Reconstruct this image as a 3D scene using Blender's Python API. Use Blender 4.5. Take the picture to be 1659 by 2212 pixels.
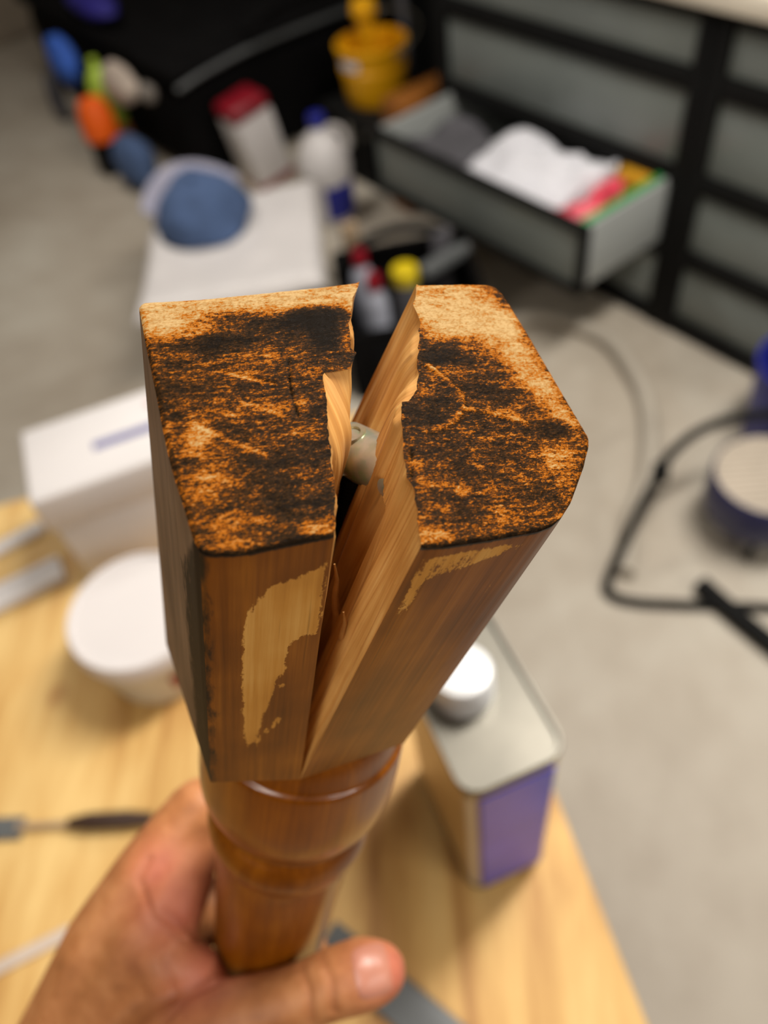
import bpy, bmesh, math, random
import numpy as np
from mathutils import Vector, Matrix
from mathutils.bvhtree import BVHTree

# ---------------------------------------------------------------- camera, world, lamps, exposure
scene = bpy.context.scene
COL = scene.collection
for _o in list(bpy.data.objects):
    bpy.data.objects.remove(_o)
cam_d = bpy.data.cameras.new('camera'); cam = bpy.data.objects.new('camera', cam_d); COL.objects.link(cam)
cam_d.sensor_fit = 'VERTICAL'; cam_d.sensor_height = 36.0; cam_d.lens = 36.0 * 1654 / 2212
cam_d.clip_start = 0.02; cam_d.clip_end = 60
cam.matrix_world = Matrix(((0.993976, 0.069118, 0.085060, 0.0000), (0.000000, 0.776085, -0.630628, 0.0000), (-0.109602, 0.626829, 0.771410, 1.5600), (0, 0, 0, 1)))
scene.camera = cam
cam_d.dof.use_dof = True; cam_d.dof.focus_distance = 0.158; cam_d.dof.aperture_fstop = 7.0; cam_d.dof.aperture_blades = 0

world = bpy.data.worlds.new('world'); scene.world = world; world.use_nodes = True
world.node_tree.nodes['Background'].inputs[0].default_value = (1.0, 0.96, 0.90, 1)
world.node_tree.nodes['Background'].inputs[1].default_value = 0.05

def area_light(name, loc, size, power, col, rz=0.0):
    d = bpy.data.lights.new(name, 'AREA'); d.shape = 'RECTANGLE'; d.size, d.size_y = size; d.energy = power; d.color = col
    o = bpy.data.objects.new(name, d); COL.objects.link(o); o.location = loc; o.rotation_euler = (0, 0, rz)
    return o
WARM = (1.0, 0.955, 0.89)
area_light('ceiling_lamp', (0.75, 0.95, 2.55), (1.2, 0.30), 56, WARM, math.radians(38))
area_light('ceiling_lamp', (-0.55, -0.75, 2.55), (1.2, 0.30), 13, WARM, math.radians(38))
area_light('ceiling_lamp', (-1.2, 2.6, 2.55), (1.2, 0.30), 26, WARM, math.radians(38))
area_light('ceiling_lamp', (1.9, -1.0, 2.55), (1.2, 0.30), 30, WARM, math.radians(38))
vs = scene.view_settings
vs.view_transform = 'Standard'; vs.look = 'None'; vs.gamma = 1.0; vs.use_curve_mapping = False; vs.exposure = 0.2

# ---------------------------------------------------------------- measured numbers (metres; leg frame in millimetres)
LEG_FRAME = [[0.88759, -0.37159, 0.27224, -0.05557], [0.29139, 0.91065, 0.29294, 0.08957], [-0.35677, -0.18068, 0.91655, 1.31787], [0.0, 0.0, 0.0, 1.0]]
NUT = [[-2.904, -3.24, 125.531], [2.289, -16.308, 127.827]]
HAND = [[[-0.394, -0.121, 0.947, 0.04], [-0.242, -0.018, 1.111, 0.031], [-0.179, 0.018, 1.186, 0.023], [-0.146, 0.057, 1.23, 0.019], [-0.124, 0.079, 1.252, 0.0155], [-0.106, 0.099, 1.262, 0.0128], [-0.101, 0.11, 1.244, 0.0112], [-0.089, 0.09, 1.222, 0.0105], [-0.08, 0.079, 1.193, 0.0098], [-0.075, 0.061, 1.174, 0.0085]], [[-0.202, 0.005, 1.152, 0.027], [-0.166, 0.042, 1.179, 0.018], [-0.145, 0.062, 1.197, 0.0145], [-0.113, 0.076, 1.205, 0.0135], [-0.096, 0.072, 1.168, 0.01], [-0.08, 0.052, 1.152, 0.009], [-0.077, 0.04, 1.155, 0.008]], [[-0.208, 0.0, 1.136, 0.027], [-0.173, 0.03, 1.15, 0.018], [-0.154, 0.045, 1.157, 0.0145], [-0.127, 0.055, 1.154, 0.011], [-0.103, 0.057, 1.128, 0.01], [-0.095, 0.042, 1.113, 0.0088]], [[-0.215, -0.008, 1.117, 0.026], [-0.18, 0.014, 1.117, 0.017], [-0.161, 0.026, 1.119, 0.013], [-0.139, 0.038, 1.116, 0.0098], [-0.108, 0.04, 1.09, 0.009], [-0.103, 0.03, 1.084, 0.008]], [[-0.235, -0.018, 1.124, 0.03], [-0.157, 0.029, 1.202, 0.023], [-0.123, 0.06, 1.245, 0.0165], [-0.115, 0.068, 1.253, 0.0138], [-0.11, 0.078, 1.256, 0.012], [-0.107, 0.091, 1.258, 0.0105]], [[-0.248, -0.031, 1.108, 0.031], [-0.177, 0.001, 1.176, 0.026], [-0.139, 0.019, 1.209, 0.022], [-0.112, 0.043, 1.237, 0.0125]], [[-0.115, 0.05, 1.243, 0.0125], [-0.103, 0.047, 1.245, 0.0085], [-0.097, 0.043, 1.245, 0.0055]], [[-0.189, -0.01, 1.168, 0.024], [-0.14, 0.011, 1.211, 0.0215], [-0.107, 0.025, 1.238, 0.0165], [-0.088, 0.031, 1.247, 0.0138], [-0.071, 0.035, 1.251, 0.012], [-0.06, 0.038, 1.253, 0.0113], [-0.05, 0.041, 1.255, 0.0121], [-0.042, 0.043, 1.255, 0.0126], [-0.036, 0.044, 1.254, 0.0106]]]
NAIL = [[-0.036, 0.042, 1.27], [0.958, 0.231, -0.072], [0.142, -0.8, -0.54], [-0.119, 0.138, -0.955]]
PINK = [[-0.028, 0.043, 1.261, 0.014], [-0.099, 0.045, 1.251, 0.016], [-0.109, 0.064, 1.262, 0.018], [-0.116, 0.076, 1.266, 0.012]]
CREASES = [[[-0.114, 0.075, 1.284], [-0.118, 0.07, 1.28], [-0.114, 0.059, 1.271], [-0.103, 0.053, 1.264]], [[-0.109, 0.061, 1.272], [-0.103, 0.057, 1.268], [-0.097, 0.053, 1.264]], [[-0.113, 0.03, 1.247], [-0.103, 0.038, 1.252], [-0.091, 0.042, 1.254]], [[-0.063, 0.046, 1.255], [-0.061, 0.039, 1.249], [-0.061, 0.03, 1.242]], [[-0.056, 0.049, 1.257], [-0.053, 0.042, 1.25], [-0.053, 0.033, 1.243]], [[-0.111, 0.047, 1.261], [-0.109, 0.041, 1.255], [-0.108, 0.037, 1.252]]]
EYE = [0.0, 0.0, 1.56]
HALF_LEFT = {'front': [[-18.133, -40.904, 129.363], [-26.492, -40.927, 128.203], [-33.095, -41.062, 127.224], [-36.785, -40.764, 126.874], [-40.297, -40.179, 126.7], [-41.343, -39.746, 126.785], [-42.034, -39.064, 127.049]], 'side': [[-42.034, -39.064, 127.049], [-42.869, -36.606, 128.23], [-43.586, -31.436, 130.857], [-44.545, -25.89, 133.649], [-45.026, -22.002, 135.632], [-45.478, -15.675, 138.905], [-45.782, -9.117, 142.321], [-46.387, -0.26, 146.907], [-46.725, 6.943, 150.658], [-46.857, 9.804, 152.147]], 'back': [[0.238, 11.183, 159.345], [-8.095, 10.823, 158.01], [-22.317, 10.642, 155.961], [-34.856, 10.482, 154.154], [-43.584, 10.849, 153.148], [-46.021, 10.89, 152.835], [-46.857, 9.804, 152.147]], 'crack': [[-18.133, -40.904, 129.363], [-17.054, -37.123, 131.504], [-16.025, -32.064, 134.312], [-15.522, -27.641, 136.713], [-14.914, -23.097, 139.192], [-14.773, -21.699, 139.949], [-13.95, -17.778, 142.129], [-13.406, -13.806, 144.297], [-13.463, -12.392, 145.035], [-13.153, -9.79, 146.449], [-12.688, -8.617, 147.131], [-10.429, -8.601, 147.45], [-7.575, -9.076, 147.592], [-6.051, -7.383, 148.694], [-4.897, -5.614, 149.785], [-5.911, -4.416, 150.277], [-4.729, 1.13, 153.363], [-2.149, 7.666, 157.163], [0.134, 11.193, 159.336]], 'crack_base': [[-18.133, -40.904, 129.363], [-17.054, -37.123, 131.504], [-16.025, -32.064, 134.312], [-15.522, -27.641, 136.713], [-14.914, -23.097, 139.192], [-13.633, -22.821, 139.513], [-9.966, -22.525, 140.174], [-8.486, -21.594, 140.868], [-7.722, -19.371, 142.144], [-7.139, -17.481, 143.221], [-6.642, -15.552, 144.306], [-6.139, -13.597, 145.406], [-5.5, -11.115, 146.802], [-4.851, -8.591, 148.222], [-4.315, -6.114, 149.601], [-3.752, -3.924, 150.833], [-2.238, 1.968, 154.147], [-0.705, 7.517, 157.283], [0.238, 11.183, 159.345]], 'foot_crack_front': [-10.786, -28.111, 39.442], 'foot_outer_front': [-33.916, -26.176, 43.057], 'foot_outer_back': [-38.172, 23.221, 44.462], 'foot_crack_back': [-15.042, 21.286, 40.847], 'sign': 1, 'seed': 11, 'channel': (21.5, 4.2, 12), 'shelf': 5.0, 'features': [('g', -24.207, 11.059, 33.661, 4.982, -0.101, 1.0), ('g', -40.969, 6.3, 8.206, 4.651, -0.111, 0.75), ('g', -15.015, 7.293, 9.03, 2.789, -0.105, 0.2), ('g', -10.634, 4.242, 6.237, 2.44, -0.109, -0.85), ('g', -10.54, -0.618, 3.363, 4.074, -0.117, -0.7), ('g', -16.047, 2.416, 5.892, 3.024, -0.113, -0.2), ('g', -30.074, -0.73, 11.213, 2.254, -0.121, -0.32), ('g', -3.125, 5.465, 1.233, 7.84, -0.106, 0.3), ('g', -7.074, -2.981, 1.388, 4.265, -0.12, 0.22), ('g', -38.965, -17.568, 2.551, 5.337, -0.15, 0.22), ('g', -40.361, -27.102, 5.785, 2.518, -0.166, 0.26), ('g', -23.468, -15.14, 5.465, 2.096, -0.142, 0.1), ('g', -33.352, -3.909, 6.358, 1.796, -0.127, -0.05), ('g', -22.163, -3.781, 10.472, 2.258, -0.124, 0.18), ('g', -23.73, -25.411, 7.087, 5.283, -0.159, -0.12), ('g', -24.813, -34.9, 5.996, 2.906, -0.174, -0.12), ('g', -35.351, -32.209, 4.971, 2.466, -0.173, 0.02), ('g', -20.501, -39.05, 4.288, 1.479, -0.179, 0.42), ('g', -38.657, -37.381, 3.211, 2.357, -0.182, 0.04), ('g', -30.068, -37.729, 5.827, 2.011, -0.18, -0.1), ('l', [(-34.37, -5.79), (-29.41, -7.64), (-23.39, -10.04)], 0.447, 0.42, -0.22), ('l', [(-39.65, -16.36), (-34.97, -19.55), (-27.51, -24.35)], 0.595, 0.36, 0), ('l', [(-30.34, -13.0), (-25.34, -15.35), (-21.71, -17.8)], 0.533, 0.36, 0), ('l', [(-40.11, -25.42), (-34.73, -28.48), (-29.83, -29.73)], 0.578, 0.26, 0), ('l', [(-47.01, -14.53), (-42.94, -15.6)], 0.498, 0.25, 0), ('l', [(-19.38, -5.17), (-20.16, -11.68), (-19.97, -16.13), (-19.82, -17.6)], 0.189, -0.45, -0.3), ('l', [(-20.07, -16.6), (-16.66, -18.06), (-14.28, -19.19)], 0.182, -0.3, -0.15), ('l', [(-13.73, -8.48), (-12.96, -5.98), (-11.7, -4.77), (-5.28, -5.14)], 0.239, 0.35, 0.15), ('l', [(-35.63, -36.31), (-35.23, -35.4), (-33.43, -35.55)], 0.203, 0.4, 0)], 'bare': [(0.021, 0.108), (0.084, 0.147), (0.263, 0.163), (0.442, 0.178), (0.558, 0.217), (0.663, 0.302), (0.684, 0.411), (0.684, 0.558), (0.663, 0.682), (0.642, 0.853), (0.611, 0.868), (0.547, 0.822), (0.495, 0.76), (0.442, 0.69), (0.358, 0.581), (0.284, 0.512), (0.284, 0.434), (0.21, 0.411), (0.032, 0.395), (0.021, 0.349), (0.011, 0.24)], 'flecks': [[(0.558, 0.861), (0.495, 0.806), (0.432, 0.76)], [(0.358, 0.752), (0.316, 0.721)], [(0.347, 0.581), (0.295, 0.581)], [(0.484, 0.891), (0.505, 0.83)]]}
HALF_RIGHT = {'front': [[-3.769, -47.657, 130.235], [1.093, -47.885, 130.124], [10.496, -47.473, 130.401], [16.391, -47.081, 130.652], [22.485, -46.675, 130.911], [25.963, -45.878, 131.384], [28.617, -44.558, 132.155]], 'side': [[28.617, -44.558, 132.155], [32.158, -41.808, 133.752], [38.231, -35.1, 137.638], [41.703, -30.545, 140.273], [42.377, -28.768, 141.298], [41.578, -25.611, 143.111], [38.994, -15.893, 148.692], [36.469, -6.014, 154.367], [34.173, 1.495, 158.678], [33.051, 4.455, 160.376]], 'back': [[11.461, 5.939, 161.139], [23.309, 6.768, 161.666], [29.408, 6.963, 161.804], [31.696, 6.492, 161.543], [33.051, 4.455, 160.376]], 'crack': [[-3.769, -47.657, 130.235], [-2.949, -43.672, 132.531], [-2.249, -39.731, 134.803], [-1.976, -36.859, 136.456], [-2.953, -34.57, 137.769], [-1.441, -27.633, 141.767], [-1.071, -24.258, 143.711], [0.22, -20.444, 145.911], [2.205, -20.279, 146.014], [4.327, -17.991, 147.34], [5.861, -14.261, 149.492], [5.989, -12.06, 150.759], [6.825, -10.331, 151.758], [7.563, -8.581, 152.768], [9.555, -2.666, 156.18], [9.079, 0.544, 158.025], [11.461, 5.939, 161.139]], 'crack_base': [[-3.769, -47.657, 130.235], [-3.042, -43.666, 132.535], [-2.438, -39.719, 134.808], [-2.072, -36.854, 136.459], [-2.254, -34.169, 138.003], [-1.245, -27.639, 141.764], [-0.773, -24.265, 143.708], [0.22, -20.444, 145.911], [1.357, -18.26, 147.172], [2.392, -16.815, 148.008], [3.874, -13.87, 149.709], [5.03, -11.363, 151.156], [5.674, -9.531, 152.213], [6.297, -7.778, 153.225], [8.117, -2.709, 156.149], [9.19, 0.549, 158.028], [11.461, 5.939, 161.139]], 'foot_crack_front': [-10.786, -28.111, 39.442], 'foot_outer_front': [19.062, -26.267, 43.512], 'foot_outer_back': [14.806, 23.13, 44.917], 'foot_crack_back': [-15.042, 21.286, 40.847], 'sign': -1, 'seed': 23, 'channel': (23, 4.2, 14), 'shelf': 3.5, 'features': [('g', 17.127, 2.179, 13.212, 5.811, 0.041, 1.0), ('g', 25.052, -1.977, 9.774, 5.826, 0.031, 0.9), ('g', 29.039, -7.368, 4.852, 5.168, 0.018, 0.75), ('g', 32.572, -13.774, 4.85, 5.6, 0.003, 0.62), ('g', 36.046, -20.074, 3.869, 4.394, -0.011, 0.5), ('g', 38.698, -25.241, 2.408, 3.244, -0.022, 0.3), ('g', 13.538, -5.538, 5.112, 2.004, 0.023, 0.4), ('g', 10.851, -3.481, 1.566, 4.432, 0.028, 0.1), ('g', 10.782, -10.797, 5.534, 1.714, 0.011, -0.35), ('g', 6.042, -22.62, 5.023, 3.324, -0.018, -0.3), ('g', 23.981, -17.918, 5.779, 2.68, -0.006, -0.15), ('g', 32.189, -26.588, 8.259, 1.476, -0.026, -0.2), ('g', 32.085, -33.875, 5.172, 4.499, -0.042, 0.34), ('g', 26.482, -32.221, 5.059, 2.489, -0.039, 0.16), ('g', 12.047, -33.027, 6.302, 4.663, -0.042, -0.12), ('g', 1.755, -45.818, 5.772, 2.005, -0.075, 0.5), ('g', 8.228, -38.191, 1.608, 1.262, -0.055, 0.5), ('g', -0.262, -33.386, 1.562, 2.333, -0.044, 0.2), ('g', 20.292, -42.419, 6.394, 2.288, -0.063, 0.1), ('g', 15.286, -47.252, 6.155, 1.224, -0.076, 0.15), ('l', [(13.67, -21.98), (19.93, -22.87), (23.95, -24.12), (27.87, -25.2)], 0.538, 0.5, 0.3), ('l', [(8.53, -12.85), (11.51, -15.35), (14.17, -18.85), (13.73, -21.79), (11.34, -24.15), (7.6, -25.95), (3.37, -26.31)], 0.754, 0.42, 0.25), ('l', [(12.0, -13.84), (15.89, -15.35)], 0.546, 0.3, 0.1), ('l', [(6.16, -11.86), (9.83, -13.85)], 0.427, 0.25, 0.3), ('l', [(11.02, -32.98), (13.87, -33.83)], 0.309, 0.4, 0), ('l', [(21.26, -37.1), (29.23, -39.35)], 0.429, 0.25, 0), ('l', [(14.81, -42.94), (19.47, -44.55)], 0.307, 0.45, -0.2), ('l', [(-0.33, -30.28), (-1.55, -35.07)], 0.393, -0.3, -0.3)], 'bare': [(0.021, 0.054), (0.179, 0.054), (0.358, 0.046), (0.642, 0.046), (0.737, 0.077), (0.59, 0.116), (0.41, 0.147), (0.253, 0.163), (0.168, 0.186), (0.147, 0.295), (0.126, 0.372), (0.084, 0.357), (0.042, 0.248), (0.042, 0.147)], 'flecks': [[(0.695, 0.155), (0.705, 0.209), (0.695, 0.302)], [(0.705, 0.077), (0.705, 0.155)], [(0.674, 0.318), (0.705, 0.364)], [(0.653, 0.496), (0.653, 0.55)]]}

# ---------------------------------------------------------------- numpy helpers for the broken leg
def _hash(ix, iy, seed):
    n = (ix.astype(np.int64) * 374761393 + iy.astype(np.int64) * 668265263 + seed * 1442695041) & 0xFFFFFFFF
    n = ((n ^ (n >> 13)) * 1274126177) & 0xFFFFFFFF
    return ((n ^ (n >> 16)) & 0xFFFF) / 65535.0

def vnoise(x, y, seed=0):
    x = np.asarray(x, float); y = np.asarray(y, float)
    ix = np.floor(x); iy = np.floor(y); fx = x - ix; fy = y - iy
    fx = fx * fx * (3 - 2 * fx); fy = fy * fy * (3 - 2 * fy)
    a = _hash(ix, iy, seed); b = _hash(ix + 1, iy, seed); c = _hash(ix, iy + 1, seed); d = _hash(ix + 1, iy + 1, seed)
    return ((a + (b - a) * fx) * (1 - fy) + (c + (d - c) * fx) * fy) * 2 - 1

def fbm(x, y, seed=0, octv=4):
    s = 0; a = 1.0; t = 0
    for i in range(octv):
        s = s + a * vnoise(x * 2 ** i, y * 2 ** i, seed + i * 17); t += a; a *= 0.55
    return s / t

def resample(P, n):
    P = np.asarray(P, float)
    seg = np.linalg.norm(np.diff(P[:, :3], axis=0), axis=1); t = np.concatenate([[0], np.cumsum(seg)]); t /= t[-1]
    q = np.linspace(0, 1, n)
    return np.stack([np.interp(q, t, P[:, k]) for k in range(P.shape[1])], 1)

def smooth_poly(P, n, k):
    """resample, then a short running mean that keeps the end points"""
    Q = resample(P, n)
    for _ in range(k):
        Q[1:-1] = 0.25 * Q[:-2] + 0.5 * Q[1:-1] + 0.25 * Q[2:]
    return Q

def half_grids(hd, nu=96, nv=150, nh=130):
    """grids of one split half (leg frame, millimetres): cap, front, side, back, crack.
    hd: outlines of the end face 'front','side','back','crack','crack_base' and the foot corners of the block"""
    front = smooth_poly(hd['front'], nu, 3)              # crack end -> outer corner
    side = smooth_poly(hd['side'], nv, 3)                # outer front corner -> outer back corner
    back = smooth_poly(hd['back'], nu, 2)                # crack end -> outer corner
    cr = np.hstack([np.asarray(hd['crack'], float), np.asarray(hd['crack_base'], float)])
    cr = resample(cr, nv); crack, base = cr[:, :3].copy(), cr[:, 3:].copy()   # front -> back
    front[0] = crack[0]; back[0] = crack[-1]; side[0] = front[-1]; side[-1] = back[-1]
    sg = hd['sign']                                      # +1: the half lies on the -x side of its crack
    seed = hd['seed']
    # ragged edge along the crack
    q = np.arange(nv)
    rag = 0.26 * vnoise(q * 0.31, q * 0, seed) + 0.12 * vnoise(q * 1.1, q * 0 + 3, seed)
    rag[[0, -1]] = 0
    crack[:, 0] += rag; base[:, 0] += rag * 0.4
    # end face (Coons patch)
    u = np.linspace(0, 1, nu)[:, None, None]; v = np.linspace(0, 1, nv)[None, :, None]
    cap = ((1 - v) * front[:, None] + v * back[:, None] + (1 - u) * crack[None] + u * side[None]
           - ((1 - u) * (1 - v) * front[0] + u * (1 - v) * front[-1] + (1 - u) * v * back[0] + u * v * back[-1]))
    f = {k: np.asarray(hd[k], float) for k in ('foot_crack_front', 'foot_outer_front', 'foot_outer_back', 'foot_crack_back')}
    h = np.linspace(0, 1, nh) ** 1.25
    def wall(top, a, b):
        bot = a + (b - a) * np.linspace(0, 1, len(top))[:, None]
        return top[:, None] + (bot - top)[:, None] * h[None, :, None]
    W = {'cap': cap,
         'front': wall(front, f['foot_crack_front'], f['foot_outer_front']),
         'side': wall(side, f['foot_outer_front'], f['foot_outer_back']),
         'back': wall(back, f['foot_crack_back'], f['foot_outer_back'])}
    # crack face: base line swept down, the chipped rim fading out below the end face
    bot = f['foot_crack_front'] + (f['foot_crack_back'] - f['foot_crack_front']) * np.linspace(0, 1, nv)[:, None]
    ck = base[:, None] + (bot - base)[:, None] * h[None, :, None]
    L = np.linalg.norm(bot - base, axis=1)[:, None]
    hm = h[None, :] * L                                  # millimetres below the end face
    s_mm = np.concatenate([[0], np.cumsum(np.linalg.norm(np.diff(base, axis=0), axis=1))])[:, None]
    ck += (crack - base)[:, None] * np.exp(-(hm / hd['shelf']) ** 1.5)[..., None]
    fade = np.clip(hm / 1.5, 0, 1) * np.clip((L - hm) / 25, 0.08, 1) * np.clip(s_mm / 1.2, 0, 1) * np.clip((s_mm[-1] - s_mm) / 1.2, 0, 1)
    slant = s_mm + hm * 0.03
    fib = 0.55 * vnoise(slant * 0.35, hm * 0.02, seed + 5) + 0.30 * vnoise(slant * 1.1, hm * 0.035, seed + 6) + 0.14 * vnoise(slant * 2.8, hm * 0.06, seed + 7)
    # long torn steps following the fibre
    step = np.tanh(6 * (vnoise(slant * 0.16 + 3.3, hm * 0.012, seed + 9) - 0.1)) * 0.55
    ck[..., 0] += (fib + step) * fade
    # half of the drilled bolt channel
    ch = hd['channel']
    dx = s_mm - ch[0]
    groove = np.sqrt(np.clip(ch[1] ** 2 - dx ** 2, 0, None)) * np.clip((hm - ch[2]) / 1.5, 0, 1) * np.clip((L - 6 - hm) / 4, 0, 1)
    ck[..., 0] -= sg * groove
    ck[:, 0] = crack
    ck[0, :] = W['front'][0]; ck[-1, :] = W['back'][0]
    W['crack'] = ck
    W['_s'] = s_mm; W['_h'] = hm
    return W

# ---------------------------------------------------------------- object and mesh helpers
def srgb(r, g, b):
    f = lambda c: (c / 255 / 12.92) if c / 255 <= 0.04045 else ((c / 255 + 0.055) / 1.055) ** 2.4
    return (f(r), f(g), f(b), 1.0)

def props(o, label=None, cat=None, group=None, kind=None):
    for k, v in (('label', label), ('category', cat), ('group', group), ('kind', kind)):
        if v: o[k] = v
    return o

def empty(name, loc=(0, 0, 0), rz=0.0, **kw):
    o = bpy.data.objects.new(name, None); COL.objects.link(o); o.empty_display_size = 0.05
    o.location = loc; o.rotation_euler = (0, 0, rz)
    return props(o, **kw)

class MB:
    """collects boxes, tubes and turned shapes; build() links them as ONE mesh object"""
    def __init__(s): s.bm = bmesh.new()
    def box(s, c, size, rz=0.0, bev=0.0, seg=2, rot=None):
        r = bmesh.ops.create_cube(s.bm, size=1.0); vs_ = r['verts']
        bmesh.ops.scale(s.bm, vec=size, verts=vs_)
        if bev > 0:
            es = list({e for v in vs_ for e in v.link_edges})
            rr = bmesh.ops.bevel(s.bm, geom=es, offset=bev, segments=seg, affect='EDGES', profile=0.5)
            vs_ = list({v for f in rr['faces'] for v in f.verts} | {v for v in vs_ if v.is_valid})
            seen = set(vs_); st = list(vs_)
            while st:
                v = st.pop()
                for e in v.link_edges:
                    w = e.other_vert(v)
                    if w not in seen: seen.add(w); st.append(w)
            vs_ = list(seen)
        m = Matrix.Translation(c) @ (rot.to_4x4() if rot is not None else Matrix.Rotation(rz, 4, 'Z'))
        bmesh.ops.transform(s.bm, matrix=m, verts=vs_)
        return s
    def grid(s, P, close_u=False, close_v=False):
        P = np.asarray(P, float); nu, nv = P.shape[:2]
        V = [[s.bm.verts.new(P[i, j]) for j in range(nv)] for i in range(nu)]
        for i in range(nu if close_u else nu - 1):
            for j in range(nv if close_v else nv - 1):
                a, b, c, d = V[i][j], V[(i + 1) % nu][j], V[(i + 1) % nu][(j + 1) % nv], V[i][(j + 1) % nv]
                try: s.bm.faces.new((a, b, c, d))
                except ValueError: pass
        return V
    def lathe(s, prof, n=40, loc=(0, 0, 0), rot=None, sx=1.0, sy=1.0):
        """prof: (radius, z) from bottom to top"""
        rot = rot or Matrix.Identity(3); loc = Vector(loc)
        P = []
        for r, z in prof:
            P.append([tuple(loc + rot @ Vector((max(r, 1e-5) * math.cos(2 * math.pi * k / n) * sx, max(r, 1e-5) * math.sin(2 * math.pi * k / n) * sy, z))) for k in range(n)])
        V = s.grid(P, close_v=True)
        if prof[0][0] > 1e-4: s.bm.faces.new(list(reversed(V[0])))
        if prof[-1][0] > 1e-4: s.bm.faces.new(V[-1])
        return s
    def tube(s, pts, r, n=10, cap=True):
        pts = [Vector(p) for p in pts]; rr = r if isinstance(r, (list, tuple)) else [r] * len(pts)
        up = None; P = []
        for i, p in enumerate(pts):
            t = (pts[min(i + 1, len(pts) - 1)] - pts[max(i - 1, 0)]).normalized()
            if up is None: up = t.orthogonal().normalized()
            up = (up - t * up.dot(t)).normalized(); b = t.cross(up)
            P.append([tuple(p + (up * math.cos(2 * math.pi * k / n) + b * math.sin(2 * math.pi * k / n)) * rr[i]) for k in range(n)])
        V = s.grid(P, close_v=True)
        if cap:
            s.bm.faces.new(list(reversed(V[0]))); s.bm.faces.new(V[-1])
        return s
    def ellipsoid(s, c, r, rot=None, nu=16, nv=24, noise=0.0, seed=0, flat=None):
        rot = rot or Matrix.Identity(3); c = Vector(c); P = []
        for i in range(nu + 1):
            th = math.pi * i / nu; row = []
            for j in range(nv):
                ph = 2 * math.pi * j / nv
                d = Vector((math.sin(th) * math.cos(ph), math.sin(th) * math.sin(ph), -math.cos(th)))
                k = 1 + noise * float(fbm(np.array([d.x * 1.7 + d.z * 1.3 + 5]), np.array([d.y * 1.7 - d.z + 9]), seed)[0])
                q = Vector((d.x * r[0] * k, d.y * r[1] * k, d.z * r[2] * k))
                if flat is not None: q.z = max(q.z, flat)
                row.append(tuple(c + rot @ q))
            P.append(row)
        s.grid(P, close_v=True)
        return s
    def build(s, name, m, parent=None, smooth=True, angle=35, **kw):
        bmesh.ops.remove_doubles(s.bm, verts=s.bm.verts, dist=1e-6)
        bmesh.ops.recalc_face_normals(s.bm, faces=s.bm.faces)
        me = bpy.data.meshes.new(name); s.bm.to_mesh(me); s.bm.free()
        return link(name, me, m, parent, smooth, angle, **kw)

def link(name, me, m, parent=None, smooth=True, angle=35, **kw):
    if m is not None: me.materials.append(m)
    if smooth:
        me.polygons.foreach_set('use_smooth', [True] * len(me.polygons)); me.set_sharp_from_angle(angle=math.radians(angle))
    o = bpy.data.objects.new(name, me); COL.objects.link(o)
    if parent is not None: o.parent = parent
    return props(o, **kw)

def curve_pts(ctrl, n=8):
    """Catmull-Rom through the control points"""
    c = [Vector(p) for p in ctrl]; c = [c[0] * 2 - c[1]] + c + [c[-1] * 2 - c[-2]]; out = []
    for i in range(1, len(c) - 2):
        for k in range(n):
            t = k / n; a, b, d, e = c[i - 1], c[i], c[i + 1], c[i + 2]
            out.append(0.5 * ((2 * b) + (d - a) * t + (2 * a - 5 * b + 4 * d - e) * t * t + (3 * b - a - 3 * d + e) * t ** 3))
    return out + [c[-2]]

# ---------------------------------------------------------------- materials
class NT:
    def __init__(s, name):
        s.m = bpy.data.materials.new(name); s.m.use_nodes = True; s.t = s.m.node_tree; s.b = s.t.nodes['Principled BSDF']
    def n(s, ty, ins=None, **kw):
        nd = s.t.nodes.new(ty)
        for k, v in kw.items(): setattr(nd, k, v)
        for k, v in (ins or {}).items(): s.put(nd, k, v)
        return nd
    def put(s, nd, k, v):
        i = nd.inputs[k]
        if isinstance(v, tuple) and len(v) == 2 and hasattr(v[0], 'outputs'): s.t.links.new(v[0].outputs[v[1]], i)
        elif hasattr(v, 'outputs'): s.t.links.new(v.outputs[0], i)
        else: i.default_value = v
    def coord(s, which='Object', scale=(1, 1, 1), rot=(0, 0, 0)):
        c = s.n('ShaderNodeTexCoord'); mp = s.n('ShaderNodeMapping', {'Vector': (c, which), 'Scale': scale, 'Rotation': rot}); return mp
    def noise(s, vec, scale, detail=4, rough=0.55, dist=0.0):
        return s.n('ShaderNodeTexNoise', {'Vector': vec, 'Scale': scale, 'Detail': detail, 'Roughness': rough, 'Distortion': dist})
    def ramp(s, fac, stops, interp='LINEAR'):
        r = s.n('ShaderNodeValToRGB', {'Fac': fac}); cr = r.color_ramp; cr.interpolation = interp
        while len(cr.elements) < len(stops): cr.elements.new(0.5)
        for e, (p, c) in zip(cr.elements, stops): e.position = p; e.color = c
        return r
    def math(s, op, a, b=0.0, c=None, clamp=False):
        nd = s.n('ShaderNodeMath', {0: a, 1: b}, operation=op, use_clamp=clamp)
        if c is not None: s.put(nd, 2, c)
        return nd
    def mix(s, f, a, b):
        nd = s.n('ShaderNodeMix', data_type='RGBA'); s.put(nd, 0, f); s.put(nd, 6, a); s.put(nd, 7, b); return (nd, 2)
    def attr(s, name): return (s.n('ShaderNodeAttribute', attribute_name=name), 'Fac')
    def bump(s, h, strength=0.3, dist=0.001, normal=None):
        nd = s.n('ShaderNodeBump', {'Height': h, 'Strength': strength, 'Distance': dist})
        if normal is not None: s.put(nd, 'Normal', normal)
        return nd
    def out(s, **kw):
        for k, v in kw.items(): s.put(s.b, k.replace('_', ' '), v)
        return s.m

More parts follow.
